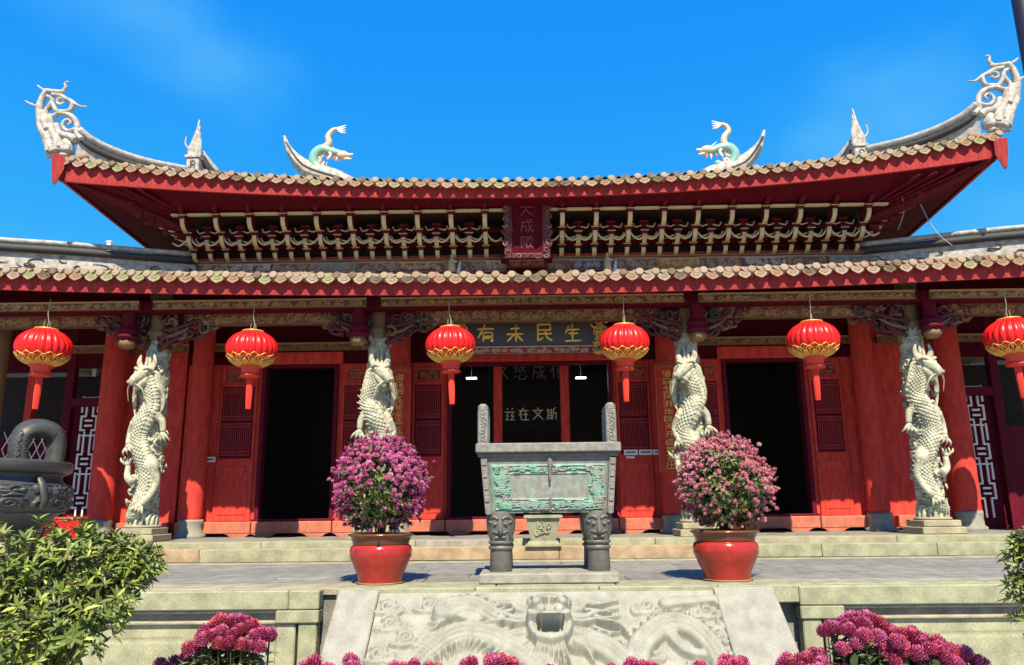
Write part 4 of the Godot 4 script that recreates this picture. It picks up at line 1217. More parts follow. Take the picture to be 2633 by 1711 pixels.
func bracket_wing(hall: Node, x: float, sg: float):      # carved cloud bracket beside a column head
	var g := RandomNumberGenerator.new()
	g.seed = int(x * 31 + sg * 7 + 1000)
	var m := MB.new()
	var pal := [L(0.10, 0.012, 0.03), L(0.13, 0.016, 0.03), L(0.03, 0.06, 0.06), L(0.16, 0.035, 0.02), L(0.22, 0.12, 0.06)]
	for k in 70:
		var u := g.randf()
		var top := 4.06
		var bot := lerpf(3.48, 3.92, pow(u, 0.8))
		var o := Vector3(x + sg * (0.16 + u * 0.85), lerpf(bot, top, g.randf()), -13.0 + g.randf_range(-0.10, 0.14) - 0.12 * u)
		m.col = pal[g.randi() % 5 if g.randf() < 0.9 else 4]
		var p := PackedVector3Array()
		var r := g.randf_range(0.05, 0.13)
		var a0 := g.randf() * TAU
		var d := 1.0 if g.randf() < 0.5 else -1.0
		for s in 12: p.append(o + Vector3(cos(a0 + d * s * 0.5), sin(a0 + d * s * 0.5), 0) * r * (1.1 - s / 12.0) + Vector3(0, 0, s * 0.003))
		m.tube(p, [0.034, 0.03, 0.014], 5)
	for k in 3:
		m.col = pal[4] if k % 2 else pal[0]
		var y := 3.62 + k * 0.13
		m.tube(cr([Vector3(x + sg * 0.16, y - 0.08, -12.92), Vector3(x + sg * (0.34 + k * 0.08), y - 0.02, -12.88), Vector3(x + sg * (0.5 + k * 0.11), y + 0.09, -12.9)], 5), [0.04, 0.035, 0.015], 6)
	m.col = pal[0]
	m.box(Vector3(x + sg * 0.45, 3.97, -13.08), Vector3(0.75, 0.22, 0.1))
	stuff(part(hall, "carved_bracket", m, M.paint_v))

var set_big: Array
var set_small: Array
func bracket_set(hall: Node, x: float, big: bool):
	var store := set_big if big else set_small
	if store.is_empty():
		var tiers := [[-14.93, 5.66, 0.14], [-14.62, 5.86, 0.19], [-14.28, 6.09, 0.20]] if big else [[-14.93, 5.66, 0.13], [-14.72, 5.83, 0.17]]
		for t in tiers:
			var z: float = t[0]
			var y: float = t[1]
			var h: float = t[2]
			var m := MB.new()                                   # the arm: curves out of the wall and up
			var a := PackedVector3Array()
			for k in 8:
				var f := k / 7.0
				a.append(Vector3(0, y + h * (1.0 - cos(f * PI * 0.5)), z + 0.03 + 0.22 * sin(f * PI * 0.5)))
			for k in 7:
				var p := a[k]
				var q := a[k + 1]
				for s in [-1.0, 1.0]:
					var w: float = 0.045 * s
					var f := [Vector3(w, p.y, p.z), Vector3(w, q.y, q.z), Vector3(w, y + h, z), Vector3(w, y + h, z)]
					if s < 0: f.reverse()
					m.face([f[0], f[1], f[2]] if s > 0 else [f[1], f[2], f[3]])
				m.face([p + Vector3(-0.045, 0, 0), p + Vector3(0.045, 0, 0), q + Vector3(0.045, 0, 0), q + Vector3(-0.045, 0, 0)])
			store.append(["arm", m.mesh(M.block_red)])
			m = MB.new()
			for k in 7: m.face([a[k] + Vector3(-0.034, -0.002, 0.004), a[k] + Vector3(0.034, -0.002, 0.004), a[k + 1] + Vector3(0.034, -0.002, 0.004), a[k + 1] + Vector3(-0.034, -0.002, 0.004)])
			for s in [-1.0, 1.0]:
				var e := PackedVector3Array()
				for p in a: e.append(p + Vector3(s * 0.036, 0, 0.004))
				m.tube(e, [0.008], 4)
			store.append(["cream_face", m.mesh(M.cream)])
			var f0 := a[7]
			m = MB.new()
			m.box(f0 + Vector3(0, 0.035, -0.03), Vector3(0.13, 0.05, 0.14), Basis.IDENTITY, 0.01)
			m.box(f0 + Vector3(0, 0.08, -0.03), Vector3(0.17, 0.03, 0.18), Basis.IDENTITY, 0.006)
			store.append(["block", m.mesh(M.block_red)])
			m = MB.new()
			m.box(f0 + Vector3(0, 0.056, 0.05), Vector3(0.16, 0.010, 0.03))
			store.append(["cream_lip", m.mesh(M.cream)])
			if (y > 5.8 and y < 6.05):
				m = MB.new()
				for s in [-1.0, 1.0]:
					var c := cr([f0 + Vector3(0, 0.06, -0.07), f0 + Vector3(s * 0.08, -0.10, -0.05), f0 + Vector3(s * 0.2, -0.18, -0.05), f0 + Vector3(s * 0.32, -0.12, -0.05)], 5) if big else cr([f0 + Vector3(s * 0.03, 0.0, -0.08), f0 + Vector3(s * 0.18, -0.04, -0.08), f0 + Vector3(s * 0.26, 0.06, -0.08)], 5)
					if not big: m.tube(cr([f0 + Vector3(s * 0.05, 0.18, -0.02), f0 + Vector3(s * 0.17, 0.15, -0.02), f0 + Vector3(s * 0.22, 0.23, -0.02)], 4), [0.016], 5)
					m.tube(c, [0.020], 5)
				store.append(["cross_arm", m.mesh(M.cream)])
		if big:
			var m := MB.new()
			m.tube(cr([Vector3(0, 6.38, -14.06), Vector3(0, 6.43, -13.94), Vector3(0, 6.50, -13.86)], 4), [0.04, 0.045, 0.02], 6, Vector3.RIGHT)
			m.tube(cr([Vector3(0, 6.38, -14.0), Vector3(0.05, 6.46, -13.9), Vector3(0.02, 6.52, -13.86)], 4), [0.02, 0.015], 5, Vector3.RIGHT)
			store.append(["cloud_head", m.mesh(M.block_red)])
		else:
			var m := MB.new()
			m.box(Vector3(0, 6.14, -14.55), Vector3(0.10, 0.20, 0.12), Basis.IDENTITY, 0.02)
			m.box(Vector3(0, 6.26, -14.53), Vector3(0.19, 0.05, 0.16), Basis.IDENTITY, 0.01)
			store.append(["upper_block", m.mesh(M.block_red)])
	var o := Node3D.new()
	put(hall, "bracket_set", o)
	o.global_position = Vector3(x, 0, 0)
	for q in store: part(o, q[0], q[1], null, Transform3D.IDENTITY)

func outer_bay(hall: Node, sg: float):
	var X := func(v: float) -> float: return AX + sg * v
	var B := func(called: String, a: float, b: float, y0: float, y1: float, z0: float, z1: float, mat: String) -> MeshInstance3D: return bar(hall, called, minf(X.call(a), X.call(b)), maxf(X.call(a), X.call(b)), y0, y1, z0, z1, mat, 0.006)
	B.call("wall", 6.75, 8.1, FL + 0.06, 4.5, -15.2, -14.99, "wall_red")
	B.call("screen_frame", 8.1, 8.26, FL, 4.5, -15.1, -14.95, "leaf_red")
	B.call("screen_frame", 8.96, 9.12, FL, 4.5, -15.1, -14.95, "maroon")
	B.call("screen_top", 8.26, 8.96, 3.56, 4.5, -15.1, -14.97, "soffit")
	B.call("screen_rail", 8.26, 8.96, 2.78, 2.95, -15.08, -14.95, "maroon")
	B.call("screen_back", 8.26, 8.96, FL, 2.78, -15.14, -15.10, "maroon")
	B.call("wall", 9.12, 12.6, FL, 2.2, -15.2, -14.99, "maroon")
	B.call("screen_rail", 9.12, 12.6, 3.5, 4.5, -15.2, -14.99, "soffit")
	B.call("added_shade_board", 6.9, 12.6, FL, 3.82, -17.6, -17.5, "dark_wood")  # added dark board, stands in for the shade seen through the openings
	for v in [9.75, 10.5, 11.3]: B.call("screen_frame", v, v + 0.14, 2.2, 3.5, -15.15, -14.97, "leaf_red")
	threshold(hall, minf(X.call(6.8), X.call(7.8)), maxf(X.call(6.8), X.call(7.8)), false)
	# fret of pale bars
	var m := MB.new()
	var cx: float = X.call(8.62)
	var z := -15.04
	for k in 3:                                              # boxes linked by pairs of upright bars
		var y := 0.98 + k * 0.74
		for s in [-1.0, 1.0]:
			m.box(Vector3(cx + s * 0.15, y, z), Vector3(0.036, 0.24, 0.032))
			m.box(Vector3(cx + s * 0.11, y + 0.135, z), Vector3(0.115, 0.034, 0.03))
			m.box(Vector3(cx + s * 0.11, y - 0.135, z), Vector3(0.115, 0.034, 0.03))
			m.box(Vector3(cx + s * 0.065, y + 0.32, z), Vector3(0.034, 0.34, 0.032))
			m.box(Vector3(cx + s * 0.155, y + 0.37, z), Vector3(0.034, 0.32, 0.03))
			m.box(Vector3(cx + s * 0.065, y - 0.32 if k == 0 else y - 0.26, z), Vector3(0.030, 0.34 if k == 0 else 0.2, 0.028))
		m.box(Vector3(cx, y + 0.05, z + 0.003), Vector3(0.15, 0.04, 0.036))
		m.box(Vector3(cx, y - 0.05, z + 0.003), Vector3(0.15, 0.04, 0.036))
		m.box(Vector3(cx, y + 0.50, z - 0.002), Vector3(0.25, 0.03, 0.024))
	part(hall, "fret_screen", m, M.white)
	if sg < 0:
		m = MB.new()                                           # diamond lattice beside the round censer
		for k in 14:
			for s in [-1.0, 1.0]:
				var o := Vector3(X.call(9.1 + (k % 7) * 0.17), 1.62 if k < 7 else 1.96, -14.94)
				m.tube(PackedVector3Array([o + Vector3(-s * 0.085, 0, 0), o + Vector3(s * 0.085, 0.34, 0)]), [0.011], 4)
		stuff(part(hall, "diamond_lattice", m, M.white))
	m = MB.new()
	m.lathe([Vector2(0.215, 0.62), Vector2(0.225, 1.0), Vector2(0.215, 4.4)], 20, Transform3D(Basis.IDENTITY, Vector3(X.call(8.42), 0, -14.5)) if false else Transform3D(Basis.IDENTITY, Vector3(X.call(7.98), 0, -14.6)))
	var p := part(hall, "red_pillar", m, M.pillar_red)
	m = MB.new()
	m.lathe([Vector2(0.27, FL), Vector2(0.28, 0.33), Vector2(0.23, 0.37), Vector2(0.22, 0.5), Vector2(0.235, 0.57), Vector2(0.225, 0.625), Vector2(0, 0.626)], 20, Transform3D(Basis.IDENTITY, Vector3(X.call(7.98), 0, -14.6)))
	part(p, "stone_drum", m, M.slab)
	m = MB.new()
	m.lathe([Vector2(0.2, FL), Vector2(0.19, 4.3)], 20, Transform3D(Basis.IDENTITY, Vector3(X.call(9.62 if sg < 0 else 8.85), 0, -13.6)))
	part(hall, "plain_column", m, M.tan_wood if sg < 0 else M.leaf_red)

func letters(parent: Node, called: String, keys: Array, first: Vector3, step: Vector3, sx: float, sy: float, r: float, mat: String, ux := Vector3.RIGHT, uy := Vector3.UP):
	for i in keys.size():
		var m := MB.new()
		glyph(m, keys[i], first + step * i, sx, sy, r, ux, uy)
		part(parent, called, m, M[mat])

func signs():
	# the long board over the middle door: four gilt characters read from the right
	var o := thing("name_board", "long dark grey board with four gilt characters above the middle door", "sign", Vector3(0.11, 3.55, -13.6))
	var z := -13.62
	bar(o, "board", -1.14, 1.36, 3.60, 4.03, z - 0.05, z, "board_grey", 0.008)
	letters(o, "gilt_character", ["you", "wei", "min", "sheng"], Vector3(-0.66, 3.835, z + 0.012), Vector3(0.525, 0, 0), 0.29, 0.31, 0.026, "gold")
	stuff(carved(o, "lower_frame", Vector3(-1.2, 3.45, z + 0.002), Vector2(2.65, 0.14), 0.014, 0.1, 301, 0.03, L(0.30, 0.02, 0.03), L(0.60, 0.36, 0.26), true, "paint_v", 0.05))
	for s in [-1.0, 1.0]:
		var m := MB.new()
		var g := RandomNumberGenerator.new()
		g.seed = 77 + int(s)
		for k in 46:
			var c := Vector3(0.11 + s * (1.27 + g.randf_range(-0.12, 0.14)), g.randf_range(3.46, 4.04), z + 0.03)
			m.col = L(0.85, 0.50, 0.12) if g.randf() < 0.8 else (L(0.45, 0.10, 0.08) if g.randf() < 0.6 else L(0.06, 0.16, 0.06))
			var p := PackedVector3Array()
			var r := g.randf_range(0.035, 0.065)
			var a0 := g.randf() * TAU
			for q in 11: p.append(c + Vector3(cos(a0 + q * 0.55), sin(a0 + q * 0.55), 0) * r * (1.1 - q / 12.0) + Vector3(0, 0, q * 0.003))
			m.tube(p, [0.022, 0.02, 0.010], 5)
		m.col = L(0.62, 0.38, 0.10)
		m.ball(Vector3(0.11 + s * 1.24, 3.46, z + 0.06), Vector3(0.10, 0.05, 0.05), 10, 6)
		stuff(part(o, "carved_end", m, M.paint_v))
	# the upright board under the upper eave
	o = thing("upright_name_board", "upright maroon board with three characters in a carved frame under the upper eave", "sign", Vector3(0.12, 5.6, -14.2))
	var up := Vector3(0, 1.0, 0.16).normalized()
	var rt := Vector3.RIGHT
	var n := rt.cross(up)
	var c0 := Vector3(0.115, 6.05, -14.06)
	var bs := Basis(rt, up, n)
	var m := MB.new()
	m.box(c0 - n * 0.03, Vector3(0.62, 1.08, 0.05), bs, 0.006)
	part(o, "board", m, M.soffit)
	letters(o, "raised_character", ["da", "cheng", "dian"], c0 + up * 0.32, -up * 0.32, 0.23, 0.25, 0.018, "plaque_letter", rt, up)
	m = MB.new()
	var g := RandomNumberGenerator.new()
	g.seed = 5
	m.col = L(0.12, 0.02, 0.035)
	for s in [-1.0, 1.0]:
		m.box(c0 + rt * s * 0.37 - n * 0.005, Vector3(0.14, 1.26, 0.05), bs, 0.012)
		m.box(c0 + rt * s * 0.305 + n * 0.015, Vector3(0.02, 1.08, 0.05), bs, 0.006)
	m.box(c0 + up * 0.585, Vector3(0.60, 0.10, 0.06), bs, 0.012)
	m.box(c0 - up * 0.585, Vector3(0.60, 0.10, 0.06), bs, 0.012)
	for k in 64:
		var s := 1.0 if k % 2 else -1.0
		var c := c0 + rt * s * g.randf_range(0.33, 0.44) + up * g.randf_range(-0.56, 0.56) + n * 0.03
		if k % 5 == 0: c = c0 + rt * g.randf_range(-0.4, 0.4) + up * (0.59 if k % 2 else -0.59) + n * 0.04
		m.col = L(0.17, 0.04, 0.06) if g.randf() < 0.8 else L(0.22, 0.13, 0.12)
		var p := PackedVector3Array()
		var a0 := g.randf() * TAU
		for q in 10: p.append(c + (rt * cos(a0 + q * 0.6) + up * sin(a0 + q * 0.6)) * 0.05 * (1.1 - q / 11.0))
		m.tube(p, [0.02, 0.01], 5)
	stuff(part(o, "carved_frame", m, M.paint_v))
	# its carved support on the frieze
	m = MB.new()
	m.box(Vector3(0.10, 5.52, -14.5), Vector3(1.02, 0.06, 0.4), Basis.IDENTITY, 0.01)
	m.box(Vector3(0.10, 5.40, -14.55), Vector3(0.80, 0.17, 0.3), Basis.IDENTITY, 0.02)
	part(o, "support", m, M.block_red)
	stuff(carved(o, "support_carving", Vector3(-0.24, 5.335, -14.398), Vector2(0.68, 0.13), 0.012, 0.1, 19, 0.03, L(0.12, 0.02, 0.035), L(0.30, 0.12, 0.12), true, "paint_v", 0.002))
	# the two boards in the dim room
	o = thing("inner_board", "black board with four pale characters hanging inside the middle door", "sign", Vector3(0.15, 2.3, -16.4))
	bar(o, "board", -0.44, 0.76, 2.35, 3.0, -16.44, -16.4, "board_black", 0.004)
	letters(o, "pale_character", ["zi", "zai", "wen", "si"], Vector3(-0.29, 2.70, -16.385), Vector3(0.297, 0, 0), 0.22, 0.25, 0.014, "pale_letter")
	o = thing("high_inner_board", "dark board with faint grey characters high inside the middle door", "sign", Vector3(0.15, 3.3, -16.9))
	bar(o, "board", -0.75, 1.05, 3.38, 4.05, -16.94, -16.9, "board_black", 0.004)
	letters(o, "faint_character", ["jiu", "yo", "cheng", "hua"], Vector3(-0.45, 3.70, -16.885), Vector3(0.40, 0, 0), 0.27, 0.34, 0.012, "wire")
	# couplet boards on the pillars beside the middle door
	var txt := [["dao", "long", "qun", "shg", "tong", "jin", "shn", "yu", "zhen", "gong", "yang", "da", "cheng"], ["de", "guan", "sheng", "min", "su", "di", "pi", "tian", "kai", "xian", "zun", "shou", "chu"]]
	for s in 2:
		var x: float = [-2.34, 2.70][s]
		o = thing("couplet_board", ["red curved board with small gilt writing on the pillar behind the first inner dragon column", "red curved board with small gilt writing beside the inner dragon column near the white notices"][s], "sign", Vector3(x, 1.5, -14.5), "curved couplet boards beside the middle door")
		m = MB.new()
		m.grid(13, 2, func(i: int, j: int):
			var a := -0.85 + 1.7 * i / 12.0
			return Vector3(x + sin(a) * 0.25, 1.38 if j == 0 else 3.36, -14.72 + cos(a) * 0.25))
		m.grid(13, 2, func(i: int, j: int):
			var a := 0.85 - 1.7 * i / 12.0
			return Vector3(x + sin(a) * 0.225, 1.38 if j == 0 else 3.36, -14.72 + cos(a) * 0.225))
		part(o, "board", m, M.leaf_red)
		m = MB.new()
		for e in [-0.85, 0.85]: m.tube(PackedVector3Array([Vector3(x + sin(e) * 0.245, 1.38, -14.72 + cos(e) * 0.245), Vector3(x + sin(e) * 0.245, 3.36, -14.72 + cos(e) * 0.245)]), [0.014], 6, Vector3.RIGHT)
		for y in [1.38, 1.42, 3.30, 3.33, 3.37]:
			var p := PackedVector3Array()
			for k in 9: p.append(Vector3(x + sin(-0.85 + k * 0.2125) * 0.25, y + (0.05 * cos((k - 4) * 0.39) if y > 3 else 0.0), -14.72 + cos(-0.85 + k * 0.2125) * 0.25))
			m.tube(p, [0.010], 5, Vector3.UP)
		part(o, "border", m, M.sill_red)
		letters(o, "gilt_character", txt[s], Vector3(x, 3.20, -14.463), Vector3(0, -0.142, 0), 0.15, 0.12, 0.009, "gold")
	# small notices
	var notes := [["white notice plate on the red wall beside the westmost dragon column", -6.02 + 0.0, 1.72, 0.2], ["first of three white notice plates on the red door leaf beside the bronze vessel", 2.03, 1.765, 0.26], ["middle one of three white notice plates on the red door leaf", 2.31, 1.765, 0.25], ["last of three white notice plates, nearest the couplet board", 2.58, 1.765, 0.26]]
	for q in notes:
		o = thing("notice_plate", q[0], "notice", Vector3(q[1], q[2], -14.9), "white notice plates on the red wall")
		bar(o, "plate", q[1] - q[3] / 2, q[1] + q[3] / 2, q[2] - 0.05, q[2] + 0.05, -14.912, -14.895, "white", 0.003)
		bar(o, "print_band", q[1] - q[3] * 0.38, q[1] + q[3] * 0.36, q[2] - 0.012, q[2] + 0.016, -14.8955, -14.8935, "board_grey", 0.0005)
	o = thing("small_label", "tiny white label under the first of the three notice plates", "notice", Vector3(2.0, 1.67, -14.9))
	bar(o, "plate", 1.94, 2.10, 1.655, 1.69, -14.912, -14.9, "white", 0.003)

func lanterns():
	var o := thing("red_lantern", "", "lantern", Vector3.ZERO, "red silk lanterns under the lower eave")
	var m := MB.new()
	var prof := []
	for i in 15:
		var f := -PI / 2 + 0.38 + (PI - 0.76) * i / 14.0
		prof.append(Vector2(cos(f) * 0.445, sin(f) * 0.33))
	m.lathe(prof, 144, Transform3D.IDENTITY, 0.055, 24)
	part(o, "silk_body", m, M.lantern, Transform3D.IDENTITY)
	m = MB.new()
	for k in 24:
		var a := TAU * k / 24.0
		var p := PackedVector3Array()
		for q in prof: p.append(Vector3(cos(a) * q.x * 0.955, q.y, sin(a) * q.x * 0.955))
		m.tube(p, [0.004], 4, Vector3.UP)
	stuff(part(o, "rib", m, M.tassel, Transform3D.IDENTITY))
	m = MB.new()
	m.lathe([Vector2(0.12, 0.295), Vector2(0.19, 0.30), Vector2(0.185, 0.325), Vector2(0.10, 0.345), Vector2(0.0, 0.35)], 24)
	part(o, "top_cap", m, M.gold, Transform3D.IDENTITY)
	m = MB.new()                                             # gilt lotus petals round the lower side
	for ring in 3:
		for k in 14:
			var a := TAU * (k + ring * 0.5) / 14.0
			var wd: float = [0.23, 0.20, 0.17][ring]
			var y1: float = [-0.125, -0.165, -0.235][ring]
			var pt := func(u: float, h: float, lift: float) -> Vector3:
				var y := lerpf(-0.318, y1, h)
				var r := cos(asin(clampf(y / 0.335, -1, 1))) * 0.447 + lift
				var aa := a + u * wd * sqrt(maxf(0.0, 1.0 - pow(h, 2.2)))
				return Vector3(sin(aa) * r, y, cos(aa) * r)
			var rim := PackedVector3Array()
			for q in 13: rim.append(pt.call(-1.0 if q < 6 else (1.0 if q > 6 else 0.0), (q if q <= 6 else 12 - q) / 6.0, 0.012 + ring * 0.008))
			m.tube(rim, [0.0085], 4, Vector3.UP)
			m.tube(PackedVector3Array([pt.call(0, 0.1, 0.012 + ring * 0.008), pt.call(0, 0.75, 0.014 + ring * 0.008)]), [0.010, 0.005], 4, Vector3.RIGHT)
			if ring == 2:
				m.grid(5, 4, func(i: int, j: int): return pt.call((i - 2) / 2.4, j / 3.4, 0.004 + ring * 0.008))
	stuff(part(o, "gilt_petal", m, M.gold, Transform3D.IDENTITY))
	m = MB.new()
	m.lathe([Vector2(0.0, -0.30), Vector2(0.20, -0.305), Vector2(0.19, -0.34), Vector2(0.155, -0.35), Vector2(0.15, -0.42), Vector2(0.115, -0.455), Vector2(0.165, -0.46), Vector2(0.17, -0.50), Vector2(0.06, -0.52), Vector2(0.0, -0.525)], 28, Transform3D.IDENTITY, 0.06, 14)
	part(o, "neck", m, M.tassel, Transform3D.IDENTITY)
	m = MB.new()
	for k in 40:
		var a := TAU * k / 40.0
		var r := 0.022 + 0.011 * (k % 3)
		m.tube(PackedVector3Array([Vector3(cos(a) * r, -0.51, sin(a) * r), Vector3(cos(a) * r * 1.05, -0.80, sin(a) * r * 1.05), Vector3(cos(a) * r * 0.9, -1.06, sin(a) * r * 0.9)]), [0.010, 0.010, 0.006], 4, Vector3.RIGHT)
	stuff(part(o, "tassel", m, M.tassel, Transform3D.IDENTITY))
	m = MB.new()
	m.tube(cr([Vector3(0, 0.34, 0), Vector3(0.02, 0.45, 0), Vector3(-0.01, 0.6, 0), Vector3(0.0, 0.85, 0.0)], 5), [0.008], 5, Vector3.RIGHT)
	m.tube(PackedVector3Array([Vector3(0.05, 0.34, 0), Vector3(0.04, 0.46, 0)]), [0.006], 5, Vector3.RIGHT)
	m.tube(PackedVector3Array([Vector3(-0.05, 0.34, 0), Vector3(-0.04, 0.46, 0)]), [0.006], 5, Vector3.RIGHT)
	part(o, "hanging_wire", m, M.wire, Transform3D.IDENTITY)
	o.scale = Vector3.ONE * 0.93
	var at := [Vector3(-4.436, 3.338, -12.350), Vector3(-7.883, 3.413, -12.350), Vector3(-1.179, 3.365, -12.350), Vector3(1.660, 3.369, -12.350), Vector3(4.710, 3.370, -12.350), Vector3(7.913, 3.369, -12.350)]
	var lab := ["red lantern hanging in front of the lattice leaf of the first dark doorway", "red lantern by the west edge, above the round bronze censer", "red lantern at the first end of the gilt name board, above the left vessel handle", "red lantern overlapping the carved gilt end of the name board", "red lantern hanging over the last dark doorway, past the second flower ball", "red lantern partly cut off by the edge of the view, by the plain red column"]
	for i in range(1, 6):
		var c := copy(o, at[i], lab[i], i * 0.35)
		c.rotation = Vector3([0.0, 0.02, -0.015, 0.03, 0.01, -0.02][i], i * 0.37, [0.0, -0.02, 0.03, 0.045, 0.015, -0.02][i])
		c.scale = Vector3.ONE * [1.0, 0.96, 0.92, 0.91, 0.93, 0.94][i]
	o.position = at[0]
	o.set_meta("label", lab[0])

func cauldron():
	var o := thing("stone_plinth", "low flat stone plinth under the rectangular bronze vessel", "plinth", Vector3(0.22, 0, -8.75))
	var m := MB.new()
	m.box(Vector3(0.235, 0.055, -8.74), Vector3(1.42, 0.10, 1.16), Basis.IDENTITY, 0.012)
	part(o, "plinth_block", m, M.slab)
	o = thing("bronze_vessel", "rectangular four-legged bronze incense vessel with two upright handles", "incense burner", Vector3(0.235, 0.105, -8.75))
	var cx := 0.255
	var y0 := 0.105
	var zc := -8.75
	var hx := 0.675
	var hz := 0.42
	# body: slightly tapered box, open on top, with a relief on the front and the sides
	var yb := 0.70
	var yt := 1.30
	m = MB.new()
	m.col = L(0.24, 0.25, 0.24)
	var P := func(sx: float, sz: float, y: float) -> Vector3:
		var f := lerpf(0.93, 1.0, (y - yb) / (yt - yb))
		return Vector3(cx + sx * hx * f, y, zc + sz * hz * f)
	for q in [[-1, 1, 1, 1], [1, 1, 1, -1], [1, -1, -1, -1], [-1, -1, -1, 1]]:
		m.face([P.call(q[0], q[1], yb), P.call(q[2], q[3], yb), P.call(q[2], q[3], yt), P.call(q[0], q[1], yt)])
	m.face([P.call(-1, -1, yb), P.call(1, -1, yb), P.call(1, 1, yb), P.call(-1, 1, yb)])
	m.face([P.call(-1, 1, yt - 0.12), P.call(1, 1, yt - 0.12), P.call(1, -1, yt - 0.12), P.call(-1, -1, yt - 0.12)])
	part(o, "body", m, M.bronze_v)
	var R := Relief.new(210, 96)
	var g := RandomNumberGenerator.new()
	g.seed = 12
	for i in R.a.size(): R.a[i] = 0.0
	for q in [[4, 4, 206, 92], [34, 20, 176, 72]]:
		R.stroke(PackedVector2Array([Vector2(q[0], q[1]), Vector2(q[2], q[1]), Vector2(q[2], q[3]), Vector2(q[0], q[3]), Vector2(q[0], q[1])]), 1.5, 1.5, 0.012, 0.012)
	for k in 420:                                            # square-cornered thunder scrolls round the rim of the panel
		var x := g.randf_range(10, 200)
		var y := g.randf_range(9, 88)
		if x > 27 and x < 183 and y > 14 and y < 78: continue
		var s := g.randf_range(3.0, 6.5)
		var d := 1.0 if g.randf() < 0.5 else -1.0
		R.stroke(PackedVector2Array([Vector2(x, y), Vector2(x + s * d, y), Vector2(x + s * d, y + s), Vector2(x - s * 0.6 * d, y + s), Vector2(x - s * 0.6 * d, y - s * 0.7), Vector2(x + s * 1.6 * d, y - s * 0.7)]), 1.35, 1.35, 0.022, 0.022)
	for s in [-1.0, 1.0]:
		R.stroke(cr2([Vector2(105 + s * 20, 14), Vector2(105 + s * 50, 10), Vector2(105 + s * 80, 18), Vector2(105 + s * 92, 44), Vector2(105 + s * 84, 60)], 8), 2.4, 2.0, 0.02, 0.018)
		R.stroke(cr2([Vector2(105 + s * 20, 82), Vector2(105 + s * 50, 86), Vector2(105 + s * 78, 80)], 8), 2.4, 2.0, 0.02, 0.018)
	m = MB.new()
	var patch := FastNoiseLite.new()
	patch.seed = 4; patch.frequency = 0.03
	m.grid(R.w, R.h, func(i: int, j: int):
		var u := -0.93 + 1.86 * i / (R.w - 1.0)
		var y := lerpf(yb + 0.02, yt - 0.09, j / (R.h - 1.0))
		var z: float = R.a[(R.h - 1 - j) * R.w + i]
		var inside := i > 34 and i < 176 and j > 24 and j < 76
		var k := clampf(patch.get_noise_2d(i, j * 1.3) * 1.3 + (0.62 if not inside and i < 120 else 0.42), 0, 1) * (0.3 if inside else 1.0)
		m.col = L(0.34, 0.35, 0.335).lerp(L(0.22, 0.50, 0.40), k)
		return P.call(u, 1, y) + Vector3(0, 0, 0.006 + z))
	part(o, "relief_panel", m, M.bronze_v).set_meta("label", "front relief with green patina")
	for sx in [-1.0, 1.0]:                                    # flanged corners, notched
		m = MB.new()
		for k in 9:
			var y := lerpf(yb + 0.02, yt - 0.07, k / 8.0)
			m.box(P.call(sx * 1.015, 1.0, y) + Vector3(0, 0, 0.02), Vector3(0.045, 0.058 if k % 2 else 0.066, 0.06 if k % 2 else 0.08), Basis.IDENTITY, 0.004)
		for s in [-1.0, 1.0]: m.tube(PackedVector3Array([P.call(sx * 1.015 + s * 0.04, 1.0, yb) + Vector3(0, 0, 0.04), P.call(sx * 1.015 + s * 0.04, 1.0, yt - 0.04) + Vector3(0, 0, 0.04)]), [0.010], 5, Vector3.RIGHT)
		part(o, "corner_flange", m, M.bronze)
	m = MB.new()
	m.prism(PackedVector2Array([Vector2(-0.012, 0.0), Vector2(0.012, 0.0), Vector2(0.016, 0.12), Vector2(0.035, 0.16), Vector2(0.03, 0.20), Vector2(0.0, 0.235), Vector2(-0.02, 0.21), Vector2(-0.014, 0.12)]), 0.07, Transform3D(Basis.IDENTITY, P.call(0.02, 1, 1.04) + Vector3(0, 0, 0.03)))
	m.box(P.call(0.02, 1, 0.78) + Vector3(0, 0, 0.03), Vector3(0.022, 0.15, 0.06), Basis.IDENTITY, 0.005)
	part(o, "centre_flange", m, M.bronze_dark)
	# rim
	m = MB.new()
	for q in [[0, 1, 1.54, 0.13], [0, -1, 1.54, 0.13]]: m.box(Vector3(cx, 1.375, zc + q[1] * (hz + 0.02)), Vector3(q[2], 0.10, q[3]), Basis.IDENTITY, 0.012)
	for s in [-1.0, 1.0]: m.box(Vector3(cx + s * 0.705, 1.375, zc), Vector3(0.13, 0.098, 0.745), Basis.IDENTITY, 0.012)
	part(o, "rim", m, M.bronze)
	m = MB.new()
	for s in [-1.0, 1.0]:
		m.box(Vector3(cx, 1.305, zc + s * (hz + 0.002)), Vector3(1.50, 0.04, 0.08), Basis.IDENTITY, 0.008)
	part(o, "neck", m, M.bronze_dark)
	# handles: tall square loops seen edge-on
	for s in [-1.0, 1.0]:
		m = MB.new()
		var x: float = cx + s * 0.705
		for e in [-1.0, 1.0]: m.box(Vector3(x, 1.61, zc + e * 0.17), Vector3(0.115, 0.40, 0.11), Basis.IDENTITY, 0.014)
		m.box(Vector3(x, 1.835, zc), Vector3(0.112, 0.10, 0.44), Basis.IDENTITY, 0.03)
		for k in 9:
			var p := PackedVector3Array()
			for q in 10: p.append(Vector3(x + cos(q * 0.6 + k) * 0.034 * (1.1 - q / 12.0), 1.45 + k * 0.042 + sin(q * 0.6 + k) * 0.024 * (1.1 - q / 12.0), zc + 0.229))
			m.tube(p, [0.006], 4)
		part(o, "handle", m, M.bronze)
